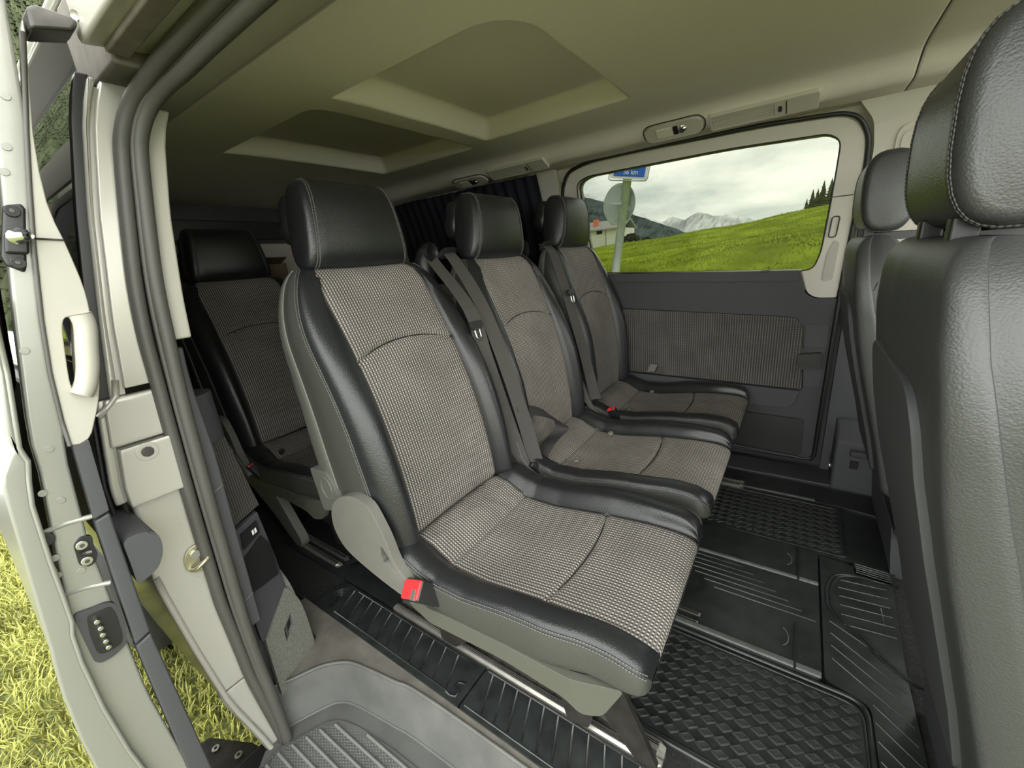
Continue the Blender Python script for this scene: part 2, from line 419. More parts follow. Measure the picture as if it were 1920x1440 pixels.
# driver's door zone further forward, with window opening onto the meadow
dw = rpoly([(.66, .80), (1.45, .78), (1.15, 1.25), (.66, 1.27)], .05)
tag(wplate('wall_front', [(.62, -.1), (1.6, -.1), (1.6, 1.33), (.62, 1.33)], [dw], 0, .04, 'trim_dark'), 'dark driver door around its window', kind='structure')
dg = wplate('window_3', dw, [], .02, .004, 'clear_glass', bevel=0); tag(dg, 'clear window of the driver door', kind='structure')

def grow(poly, g):
    cx = sum(p[0] for p in poly) / len(poly); cz = sum(p[1] for p in poly) / len(poly)
    return [(p[0] + math.copysign(g, p[0] - cx), p[1] + math.copysign(g, p[1] - cz)) for p in poly]
# ---- far sliding door (door_1) with window_1
dO = rpoly([(-.985, .045), (.122, .045), (.128, .85), (.143, 1.19), (.136, 1.265), (.104, 1.318), (.060, 1.336), (-.15, 1.350), (-.53, 1.356), (-.82, 1.356), (-.93, 1.335), (-.975, 1.27), (-.99, 1.15)], [.03, .03, .1, .04, .03, .03, .05, .1, .1, .05, .04, .04, .05], 5)
wi = rpoly([(-.86, .875), (-.02, .838), (.036, .842), (.053, .909), (.065, 1.16), (.066, 1.262), (.030, 1.288), (-.27, 1.302), (-.84, 1.304), (-.898, 1.285), (-.90, 1.15)], [.05, .02, .03, .02, .05, .035, .03, .1, .04, .04, .05], 6)
dU = rpoly([(-.972, .874), (.0, .845), (.025, .755), (.055, .735), (.118, .735), (.122, .85), (.134, 1.19), (.127, 1.262), (.098, 1.308), (.058, 1.327), (-.15, 1.341), (-.53, 1.347), (-.82, 1.347), (-.922, 1.328), (-.965, 1.265), (-.978, 1.15)], [.01, .0, .03, .03, .005, .1, .04, .03, .03, .05, .1, .1, .05, .04, .04, .05], 5)
door = thing('door_1', (-.42, 2.0, .05), 'closed far sliding door with dark lower trim and cloth insert', None, kind='structure')
wplate('upper_trim', dU, [wi], -.012, .03, 'trim_beige', door, bevel=.006, seg=3)
dn = rpoly([(-.955, .05), (.112, .05), (.120, .733), (.05, .733), (.02, .75), (-.005, .842), (-.955, .872)], [.01, .02, .01, .03, .03, .01, .01], 6)
wplate('lower_trim', dn, [], -.016, .04, 'trim_dark', door, bevel=.006, seg=3)
# belt roll under the window
wplate('window_sill', rpoly([(-.955, .835), (-.005, .803), (-.005, .842), (-.955, .872)], .006), [], -.030, .03, 'trim_dark', door, bevel=.013, seg=4)
# cloth insert and its framing
ins = rpoly([(-.95, .385), (.048, .357), (.022, .655), (-.95, .708)], [.02, .01, .05, .02], 8)
ci = wplate('cloth_insert', ins, [], -.024, .012, 'door_cloth', door, bevel=.006, seg=3); planar_uv(ci, 0, 2)
tube('insert_groove', [(a, YW(b) - .0165, b) for a, b in ins], .0045, 'seal_black', door, 6, True)
wplate('side_patch', rpoly([(.052, .372), (.108, .372), (.113, .628), (.036, .632)], .006), [], -.020, .006, 'trim_slate', door, bevel=.002)
pk = rpoly([(-.95, .285), (.02, .272), (.042, .352), (-.95, .38)], [.02, .04, .01, .01], 6)
wplate('storage_ledge', pk, [], -.036, .024, 'trim_slate', door, bevel=.012, seg=3)
wplate('lower_pocket', rpoly([(-.95, .09), (.075, .062), (.07, .225), (-.95, .245)], .015), [], -.026, .014, 'black_plastic', door, bevel=.006, seg=3)
wplate('kick_line', rpoly([(-.95, .088), (.06, .052), (.06, .057), (-.95, .093)], .001), [], -.030, .006, 'trim_slate', door, bevel=0)
# handle
hb = wplate('handle_bezel', rpoly([(.030, .445), (.105, .440), (.108, .535), (.036, .540)], .014), [], -.026, .012, 'trim_dark', door, bevel=.004)
wplate('door_handle', rpoly([(.020, .470), (.098, .455), (.100, .522), (.022, .512)], .012), [], -.055, .03, 'black_plastic', hb, bevel=.010, seg=3)
# lock knob recess and grip recess on the front stile
tube('lock_recess', [(a, YW(b) - .0135, b) for a, b in rpoly([(.068, .955), (.090, .955), (.094, 1.025), (.072, 1.025)], .010, 5)], .0022, 'trim_dark', door, 6, True)
wplate('grip_recess', rpoly([(.066, .80), (.098, .80), (.104, .935), (.088, .945), (.072, .90)], .012), [], -.0145, .006, 'trim_pale', door, bevel=.002)
tube('stile_joint', [(a, YW(1.09) - .0125, 1.09) for a in (.052, .085, .120)], .0018, 'trim_dark', door, 6)
tube('window_gasket', [(a, YW(b) - .010, b) for a, b in wi], .0030, 'seal_black', door, 6, True)
tube('door_seal', [(a, YW(b) - .013, b) for a, b in dO], .0068, 'seal_black', door, 8, True)
shell = plate('wall_outer', [(-2.68, -.30), (1.6, -.30), (1.6, 1.49), (-2.68, 1.49)], [grow(wi, .004), grow(qw, .004), grow(dw, .004)], wallfn(.046), (0, .02, 0), 'trim_beige', levels=ZL, bevel=0)
tag(shell, 'outer body skin of the far side behind trim and door', kind='structure')
wplate('sill_panel', [(-1.0, -.2), (.16, -.2), (.16, .76), (-1.0, .76)], [], .030, .012, 'trim_dark', shell, bevel=0)
g1 = wplate('window_1', wi, [], .004, .004, 'privacy_glass', bevel=0); tag(g1, 'tinted glass of the far sliding door', kind='structure')
box('sill_latch', (-.135, YW(.84) - .04, .842), (-.105, YW(.84) - .02, .849), 'black_plastic', door, .002)

# cab: bulkhead under the windscreen
tag(plate('wall_dash', [(.1, -.25), (2.05, -.25), (2.05, .74), (.1, .74)], [], lambda a, b: (1.55, a, b), (.05, 0, 0), 'trim_dark', bevel=0), 'dark dashboard bulkhead below the windscreen', kind='structure')
# rear end of the cabin
rw = plate('wall_rear', [(.2, -.06), (2.05, -.06), (2.05, 1.49), (.2, 1.49)], [], lambda a, b: (-2.6, a, b), (-.03, 0, 0), 'trim_dark', bevel=0)
tag(rw, 'dark rear end of the cabin', kind='structure')
box('tailgate_trim', (-2.6, .55, .98), (-2.57, 1.85, 1.18), 'trim_beige', rw, .01)
box('tailgate_blind', (-2.6, .55, 1.20), (-2.585, 1.85, 1.30), 'black_plastic', rw, .004)

# ------------------------------------------------------------------ near side body: C pillar, seals, roof rail of the opening
PO = lerp_tab([(-.30, .215), (-.061, .171), (.08, .14), (.27, .12), (.442, .106), (.569, .110), (.643, .112), (.812, .138), (.975, .171), (1.097, .196), (1.251, .233), (1.314, .257), (1.40, .30)])
SO = lerp_tab([(-.30, .225), (-.098, .211), (.1, .193), (.335, .187), (.573, .196), (.749, .205), (.925, .215), (1.099, .243), (1.221, .27), (1.28, .294), (1.347, .323)])
SI = lerp_tab([(-.30, .235), (-.14, .231), (.229, .224), (.526, .234), (.778, .246), (.956, .261), (1.1, .28), (1.228, .306), (1.288, .332), (1.36, .37)])
XP = -.95
pil = thing('trim_4', (XP, .2, -.2), 'silver painted pillar behind the open side doorway', None, kind='structure')
def jamb(name, z0, z1, fa, fb, x, m, dx=-.02, bevel=.003, n=14, parent=pil):
    zs = [z0 + (z1 - z0) * k / n for k in range(n + 1)]
    out = [(fa(z), z) for z in zs] + [(fb(z), z) for z in reversed(zs)]
    return plate(name, out, [], lambda a, b: (x, a, b), (dx, 0, 0), m, parent, bevel=bevel)
mixf = lambda k: (lambda z: PO(z) + (SO(z) - PO(z)) * k)
# upper jamb: black glass edge, raised bead, groove, flat band
jamb('jamb_upper', .812, 1.30, mixf(.48), lambda z: SO(z) + .02, XP, 'silver_paint')
jamb('jamb_groove', .80, 1.29, mixf(.32), mixf(.52), XP - .012, 'silver_paint', bevel=.002)
jamb('jamb_bead', .79, 1.30, mixf(.19), mixf(.36), XP - .001, 'silver_paint', bevel=.004)
jamb('glass_edge', .80, 1.305, lambda z: PO(z) - .004, mixf(.22), XP - .008, 'black_plastic', bevel=.002)
tube('bead_return', [(XP + .001, PO(.80) - .008, .775), (XP + .001, mixf(.15)(.80), .792), (XP + .001, mixf(.3)(.80), .803), (XP + .001, mixf(.33)(.83), .83)], .005, 'silver_paint', pil)
# mid cover with bolt
jamb('jamb_middle', .716, .80, lambda z: PO(z) + .004, lambda z: SO(z) + .006, XP + .004, 'silver_paint', bevel=.004)
jamb('hinge_cover', .605, .712, lambda z: PO(z) + .012, lambda z: SO(z) + .004, XP + .014, 'silver_paint', dx=-.03, bevel=.003)
jamb('cover_edge', .612, .80, lambda z: PO(z) - .004, lambda z: PO(z) + .013, XP - .004, 'silver_paint', bevel=.004)
cb = at(276, 846, 0, XP + .014)
rg_ = disc('bolt_recess', cb, (1, 0, 0), .0165, .002, 'silver_paint', pil, bevel=.0015); disc('bolt', cb + Vector((.001, 0, 0)), (1, 0, 0), .009, .004, 'steel_dark', rg_)
# lower jamb, seam and striker
lowj = jamb('jamb_lower', .115, .605, lambda z: PO(z) + (.016 if z > .5 else .008), lambda z: SO(z) + .02, XP - .004, 'silver_paint', bevel=.006)
jamb('jamb_foot', -.17, .110, lambda z: PO(z) + .004, lambda z: SO(z) + .02, XP - .006, 'silver_paint', bevel=.004)
tube('jamb_bead_low', [(XP - .002, PO(z) + .012, z) for z in [-.15 + .05 * k for k in range(13)]], .006, 'silver_paint', pil)
st = at(372, 1045, 0, XP)
pts = [(st.y + .024 * math.cos(a) * (1.0 if math.sin(a) > -.3 else 1.1), st.z + .030 * math.sin(a)) for a in [2 * PI * k / 16 for k in range(16)]]
sp = plate('striker_plate', pts, [], lambda a, b: (XP, a, b), (.004, 0, 0), 'brass_plate', pil, bevel=.001)
disc('striker_bolt', (XP + .004, st.y - .004, st.z + .013), (1, 0, 0), .009, .005, 'bolt_steel', sp)
tube('striker_bar', [(XP + .003, st.y - .018, st.z - .016), (XP + .016, st.y - .014, st.z - .014), (XP + .016, st.y + .010, st.z - .004), (XP + .003, st.y + .016, st.z)], .0042, 'brass_plate', sp)
for px, py in [(338, 985), (342, 1042), (347, 1015), (330, 970), (300, 935), (280, 950), (372, 1085), (365, 990)]:
    q = at(px, py, 0, XP - .004); disc('weld_dimple', q, (1, 0, 0), .0038, .0012, 'silver_paint', pil, 10, 0)
# outer side skin and rear quarter glass behind the pillar
zs = [-.25 + .05 * k for k in range(22)]
V = []; F = []
for i, x in enumerate((XP, XP - .4, XP - 1.75)):
    for z in zs: V.append((x, PO(z) + (.008 if i == 0 else 0), z))
n_ = len(zs)
for i in range(2):
    for j in range(n_ - 1): F.append((i * n_ + j, (i + 1) * n_ + j, (i + 1) * n_ + j + 1, i * n_ + j + 1))
sk_ = link('side_skin', mesh('side_skin', V, F), 'silver_paint', smooth=True); local(sk_, pil)
zs2 = [.81 + .035 * k for k in range(15)]
V = [(x, PO(z) - .006, z) for x in (XP - .01, XP - 1.2) for z in zs2]; m_ = len(zs2)
F = [(j, m_ + j, m_ + j + 1, j + 1) for j in range(m_ - 1)]
g4 = link('window_4', mesh('window_4', V, F), 'black_plastic', smooth=True)
tag(g4, 'black rear quarter glass beside the open sliding door', kind='structure')
MATS['quarter_mirror'] = mat('quarter_mirror', (.008, .009, .01), .02, spec=.9); g4.data.materials.clear(); g4.data.materials.append(MATS['quarter_mirror'])

gap_sheet = plate('gap_shade', [(XP - .012, .46), (XP - 1.2, .46), (XP - 1.2, .79), (XP - .012, .79)], [], lambda a, b: (a, PO(b) - .006, b), (0, -.006, 0), 'seal_black', pil, levels=[.5, .55, .6, .65, .7, .75], bevel=.002)  # black sheet stands in for shade in the door gap, over the mid track
# door aperture weather strips: two parallel rubber beads around the opening
def aperture(fy, dx, inset):
    P = [(XP + dx + .004 * (z < .1), fy(z), z) for z in [-.16 + .07 * k for k in range(18)]]
    z1 = 1.295 - inset; xb = XP + dx
    P = [p for p in P if p[2] < 1.12]
    P += [(xb + .002, fy(1.17), 1.17), (xb + .012, fy(1.22), 1.22), (xb + .035, fy(1.262), 1.262 - inset * .3), (xb + .075, fy(1.285) + .006, 1.287 - inset * .6), (xb + .13, fy(1.295) + .01, 1.300 - inset), (xb + .25, fy(1.30) + .012, 1.308 - inset), (xb + .45, fy(1.30) + .014, 1.312 - inset), (xb + .75, fy(1.30) + .014, 1.312 - inset), (xb + 1.1, fy(1.30) + .014, 1.310 - inset)]
    return catmull(P, 4)
seal = thing('trim_5', (XP, .22, -.16), 'grey double rubber weather strip around the open side doorway', None, kind='structure')
mid = lambda z: (SO(z) + SI(z)) / 2
tube('outer_bead', aperture(lambda z: SO(z) + .008, .004, 0), .0115, 'rubber_seal', seal, 12)
tube('inner_bead', aperture(lambda z: SI(z) - .006, .012, .012), .0125, 'rubber_seal', seal, 12)
tube('seal_lip', aperture(lambda z: mid(z) + .002, .016, .006), .004, 'rubber_seal', seal, 8)
# roof side channel above the doorway (painted, with sliding track)
ch = plate('trim_6', [(.238, 1.305), (.335, 1.318), (.335, 1.42), (.238, 1.38)], [], lambda a, b: (-.86, a, b), (1.94, 0, 0), 'silver_paint', bevel=.006)
tag(ch, 'silver roof channel above the doorway with the door track', kind='structure')
box('track_slot', (-.85, .262, 1.300), (1.05, .290, 1.313), 'track_dusty', ch, .003)
box('cavity_fill', (-1.04, .272, 1.295), (-.862, .345, 1.42), 'track_dusty', ch, .006)  # added block whose brown-grey stands in for the dark cavity behind the channel
# inner header between seal and headliner (pale strip) and pale pillar strip
hp = plate('trim_7', [(.345, 1.298), (.375, 1.300), (.44, 1.322), (.46, 1.345), (.345, 1.35)], [], lambda a, b: (-2.6, a, b), (3.6, 0, 0), 'trim_pale', bevel=.003)
tag(hp, 'pale inner roof edge above the doorway', kind='structure')
zs = [.88 + .03 * k for k in range(14)]
out = [(SI(z) + .004, z) for z in zs] + [(SI(z) + .034, z) for z in reversed(zs)]
ps = plate('trim_8', out, [], lambda a, b: (XP + .006, a, b), (-.06, 0, 0), 'trim_pale', bevel=.004)
tag(ps, 'narrow pale pillar strip inside the doorway seal', kind='structure')
# interior rear-near side trim (dark) behind the pillar
nw = plate('wall_right', [(-2.62, -.1), (-1.0, -.1), (-1.0, 1.49), (-2.62, 1.49)], [], lambda a, b: (a, max(SI(b), .24) + .02, b), (0, -.02, 0), 'trim_dark', levels=ZL, bevel=0)
tag(nw, 'dark near side wall of the rear cabin', kind='structure')

# ------------------------------------------------------------------ seats
def loft_mesh(name, rows, idx, uvs=None, flip=False):
    V = []; UV = []; F = []; nc = len(idx)
    for r, row in enumerate(rows):
        for c in idx:
            V.append(row[c][0]); UV.append(row[c][1])
    for r in range(len(rows) - 1):
        for c in range(nc - 1):
            a = r * nc + c; q = (a, a + 1, a + nc + 1, a + nc)
            F.append(q[::-1] if flip else q)
    return mesh(name, V, F, UV)

def build_rows(params, halffn, place, spans, arc):
    """each row: left half reversed + right half; returns rows of ((xyz),(u,v)) and boundary column indices"""
    rows = []; acc = 0; prev = None; info = None
    for p in params:
        ctrl = halffn(p)
        half = catmull(ctrl, spans)
        H = len(half); row = []
        pts = [(-a, b) for a, b in reversed(half)] + half[1:]
        cv = [place(p, a, b) for a, b in pts]
        c0 = Vector(cv[H - 1])
        if prev is not None: acc += (c0 - prev).length
        prev = c0
        us = [0.0]
        for i in range(1, len(pts)): us.append(us[-1] + math.hypot(pts[i][0] - pts[i - 1][0], pts[i][1] - pts[i - 1][1]))
        off = us[H - 1]
        rows.append([(cv[i], (us[i] - off, acc)) for i in range(len(pts))])
    bounds = [0]
    for s in spans: bounds.append(bounds[-1] + s)
    return rows, H, bounds

def seam_tube(name, rows, col, r, parent, push=.0015, m='stitch', r0=0, r1=None, side=0, off=0):
    P = []
    for row in rows[r0:r1]:
        a = Vector(row[col][0]); P.append(a)
    # push outward from the row's centroid
    Q = []
    for k, row in enumerate(rows[r0:r1]):
        a = P[k]; l = Vector(row[max(col - 2, 0)][0]); rr = Vector(row[min(col + 2, len(row) - 1)][0])
        nx = Vector(rows[min(r0 + k + 1, len(rows) - 1)][col][0]) - Vector(rows[max(r0 + k - 1, 0)][col][0])
        nrm = (rr - l).cross(nx)
        if nrm.length > 1e-9: nrm.normalize()
        c = sum((Vector(x[0]) for x in row), Vector()) / len(row)
        if nrm.dot(a - c) < 0: nrm = -nrm
        Q.append(a + nrm * push + (rr - l).normalized() * off if (rr - l).length > 1e-9 else a)
    o = link(name, tube_mesh(name, Q, r, 6), m, parent, smooth=True)
    return o

SP = [8, 8, 3, 3, 5, 5, 4, 5, 5, 2, 3, 3, 6]
def make_back(root, Xf, Xr, Wd, Bo, z0, z1, zc, arcf, cloth='seat_cloth', lea='leather', side='leather_side', shell='shell_plastic', stitch=True):
    params = []
    for k in range(6): a = PI / 2 * (1 - k / 6); params.append((z0 - .03 * math.sin(a), max(.25, math.cos(a)) ** .7))
    n = 110
    for k in range(n): params.append((z0 + (z1 - z0) * k / (n - 1), 1.))
    for k in range(1, 13): a = PI / 2 * k / 12; params.append((z1 + zc * math.sin(a), max(.02, math.cos(a)) ** .65))
    def half(p):
        z, s = p; xf = Xf(z); xr = Xr(z); w_ = Wd(z); b = Bo(z); D = xf + b - xr; fe = min(.16, w_ - .035)
        P = [(0, xf), (.08, xf + .002), (fe - .012, xf + .004 + b * .12), (fe, xf - .001 + b * .12), (fe + .008, xf + .006 + b * .35),
             (w_ - .045 + .01 * (fe < .16), xr + D), (w_ - .012, xr + .92 * D), (w_ - .001, xr + .76 * D), (w_ + .005, xr + .52 * D), (w_ + .001, xr + .30 * D),
             (w_ + .004, xr + .285 * D), (w_ - .003, xr + .06 * D), (w_ - .035, xr), (0, xr - .006)]
        m = (xf + xr) / 2
        return [(y * (1 - (1 - s) * .10), m + (x - m) * s) for y, x in P]
    def place(p, y, x):
        z, s = p
        if abs(y) < .162 and x > (Xf(z) + Xr(z)) / 2:
            d = z - arcf(y); x -= .0075 * math.exp(-(d / .0055) ** 2); x += .004 * max(0, min(1, -d / .04)) * (1 - (y / .165) ** 2)
            e = max(0, abs(y) - .15); 
        return (x, y, z)
    rows, H, B = build_rows(params, half, place, SP, None)
    C = H - 1
    i3, i7, i9 = B[3], B[7], B[9]
    o = link('back_cloth', loft_mesh('back_cloth', rows, list(range(C - i3, C + i3 + 1))), cloth, root, smooth=True)
    for s, nm in ((-1, 'back_bolster'), (1, 'back_bolster')):
        cols = [C + s * k for k in range(i3, i7 + 1)]; bo = link(nm, loft_mesh(nm, rows, cols), lea, root, smooth=True)
        cols = [C + s * k for k in range(i7, i9 + 1)]; link('back_side_panel', loft_mesh('back_side_panel', rows, cols), side, root, smooth=True)
        if not stitch: continue
        seam_tube('stitching', rows, C + s * i7, .0011, bo, .0010, r0=4, r1=-3, off=.0035)
        seam_tube('stitching', rows, C + s * i7, .0011, bo, .0010, r0=4, r1=-3, off=-.0035)
        seam_tube('edge_trim', rows, C + s * i9, .0022, root, .001, 'cover_plastic', r0=4, r1=-3)
    P = []
    for k in range(-16, 17):
        y = k / 16 * .158; z = arcf(y); P.append((Xf(z) - .0035 + .10 * Bo(z) * max(0, (abs(y) - .08) / .08), y, z))
    link('cloth_seam', tube_mesh('cloth_seam', P, .0016, 6), 'seal_black', root, smooth=True)
    nc = 2 * H - 1
    cols = list(range(C + i9, nc)) + list(range(1, C - i9 + 1))
    link('back_shell', loft_mesh('back_shell', rows, cols), shell, root, smooth=True)
    return rows

def make_cushion(root, Zt, Bo, wd, x0, x1, xc, zb0, zm, arcf, seat_x2=None):
    params = []
    n = 90
    for k in range(n): params.append((x0 + (x1 - x0) * k / (n - 1), 1., 0.))
    for k in range(1, 19): a = PI / 2 * k / 18; params.append((x1 + xc * math.sin(a), max(.02, math.cos(a)) ** .55, 1 - math.cos(a)))
    SPc = [8, 8, 3, 3, 5, 5, 4, 4, 4, 3, 6]
    def half(p):
        x, s, q = p; zt = Zt(x); b = Bo(x); zb = zb0 + .035 * sst((x - x1 + .16) / .16); w_ = wd - .03 * q * q - .012 * sst((x - x1 + .12) / .12)
        P = [(0, zt), (.08, zt), (.148, zt + .003), (.160, zt - .003), (.170, zt + .006), (w_ - .05, zt + b * .86), (w_ - .020, zt + b * .92),
             (w_ - .001, zt + b - .016), (w_ + .005, zt - .030), (w_ - .003, zb + .02), (w_ - .03, zb), (0, zb - .01)]
        return [(y, zm + (z - zm) * s) for y, z in P]
    def place(p, y, z):
        x = p[0]
        if abs(y) < .162 and z > zm and p[1] > .6:
            d = x - arcf(y); z -= .006 * math.exp(-(d / .0055) ** 2)
            if seat_x2 is not None: z -= .008 * math.exp(-((x - seat_x2) / .007) ** 2)
        return (x, y, z)
    rows, H, B = build_rows(params, half, place, SPc, None); C = H - 1
    i3, i7, i9 = B[3], B[7], B[9]
    link('seat_cloth_panel', loft_mesh('seat_cloth_panel', rows, list(range(C - i3, C + i3 + 1)), flip=True), 'seat_cloth', root, smooth=True)
    for s in (-1, 1):
        cols = [C + s * k for k in range(i3, i7 + 1)]; bo = link('seat_bolster', loft_mesh('seat_bolster', rows, cols), 'leather', root, smooth=True)
        cols = [C + s * k for k in range(i7, i9 + 1)]; link('seat_side_panel', loft_mesh('seat_side_panel', rows, cols), 'leather_side', root, smooth=True)
        seam_tube('stitching', rows, C + s * i7, .0012, bo, .0010, r0=10, r1=-4, off=.0035)
        seam_tube('stitching', rows, C + s * i7, .0012, bo, .0010, r0=10, r1=-4, off=-.0035)
    link('cloth_seam', tube_mesh('cloth_seam', [(arcf(k / 16 * .158), k / 16 * .158, Zt(arcf(k / 16 * .158)) - .0035) for k in range(-16, 17)], .0015, 6), 'seal_black', root, smooth=True)
    nc = 2 * H - 1
    link('seat_base', loft_mesh('seat_base', rows, list(range(C + i9, nc)) + list(range(1, C - i9 + 1))), 'pan_plastic', root, smooth=True)

def make_headrest(root, xf, zb, H_, W, D, lea='leather', lobe=True, coarse='leather', tilt=.0, taper=.2, sr=.0012):
    """pad with side panels, double seam, rear lobe and two posts; front face towards +X at xf"""
    N = 28
    def prof(a, k=1.0):
        c, s = math.cos(a), math.sin(a); e = .70
        x = math.copysign(abs(c) ** e, c) * D / 2 * k; z = math.copysign(abs(s) ** e, s) * H_ / 2 * k
        return x, z
    def ring(y, k):
        out = []
        for i in range(N):
            a = 2 * PI * i / N + PI / N; x, z = prof(a, 1); x *= k; z *= (1 - (1 - k) * .55)
            out.append((xf - D / 2 + x - tilt * z + .010 * math.cos(y / W * PI) * (x > 0), y * (1.0 - taper * (z / H_ + .5) + taper * .2), zb + H_ / 2 + z))
        return out
    ys_ = [(-.5, .72), (-.488, .86), (-.468, .95), (-.44, .985)]; n1 = len(ys_)
    full = ys_ + [(-.43, .975), (-.42, 1.0)] + [(-.42 + .84 * k / 12, 1.0) for k in range(1, 12)] + [(.42, 1.0), (.43, .975)] + [(-a, b) for a, b in reversed(ys_)]
    R = [ring(t * W, k) for t, k in full]
    def strip(i0, i1, capa=False, capb=False):
        V = [p for r in R[i0:i1 + 1] for p in r]; F = []
        for i in range(i1 - i0):
            for k in range(N): F.append((i * N + k, i * N + (k + 1) % N, (i + 1) * N + (k + 1) % N, (i + 1) * N + k))
        if capa: F.append(tuple(reversed(range(N))))
        if capb: F.append(tuple((i1 - i0) * N + k for k in range(N)))
        return V, F
    hr = None
    V, F = strip(n1, len(R) - 1 - n1); hr = link('headrest', mesh('headrest', V, F), lea, root, smooth=True)
    V, F = strip(0, n1, True); link('headrest_side', mesh('headrest_side', V, F), coarse, hr, smooth=True)
    V, F = strip(len(R) - 1 - n1, len(R) - 1, False, True); link('headrest_side', mesh('headrest_side', V, F), coarse, hr, smooth=True)
    for i in (n1 - 1, n1 + 1, len(R) - 2 - n1, len(R) - n1):
        c = Vector((xf - D / 2, 0, zb + H_ / 2)); P = []
        for p in R[i]:
            q = Vector(p); dd = Vector((q.x - c.x, 0, q.z - c.z)).normalized(); P.append(q + dd * .0008)
        link('stitching', tube_mesh('stitching', P, sr, 6, True), 'stitch', hr, smooth=True)
    if lobe:
        V = []; F = []; M = 16; Q = []
        for t, k in [(-.5, .35), (-.485, .7), (-.45, .92), (-.40, 1)] + [(-.4 + .8 * j / 6, 1) for j in range(1, 6)] + [(.40, 1), (.45, .92), (.485, .7), (.5, .35)]:
            for i in range(M):
                a = 2 * PI * i / M; c, s = math.cos(a), math.sin(a)
                x = math.copysign(abs(c) ** .7, c) * .034 * k; z = math.copysign(abs(s) ** .7, s) * H_ * .30 * k
                Q.append((xf - D - .020 + x, t * W * .92 * (1 - .06 * (z > 0)), zb + H_ * .60 + z))
        nr = len(Q) // M
        for i in range(nr - 1):
            for k in range(M): F.append((i * M + k, i * M + (k + 1) % M, (i + 1) * M + (k + 1) % M, (i + 1) * M + k))
        F.append(tuple(reversed(range(M)))); F.append(tuple((nr - 1) * M + k for k in range(M)))
        link('headrest_rear_pad', mesh('headrest_rear_pad', Q, F), lea, hr, smooth=True)
    for s in (-1, 1):
        link('headrest_post', tube_mesh('headrest_post', [(xf - D * .55, s * .075, zb - .09), (xf - D * .55, s * .075, zb + .03)], .006, 10), 'chrome', root, smooth=True)
    return hr

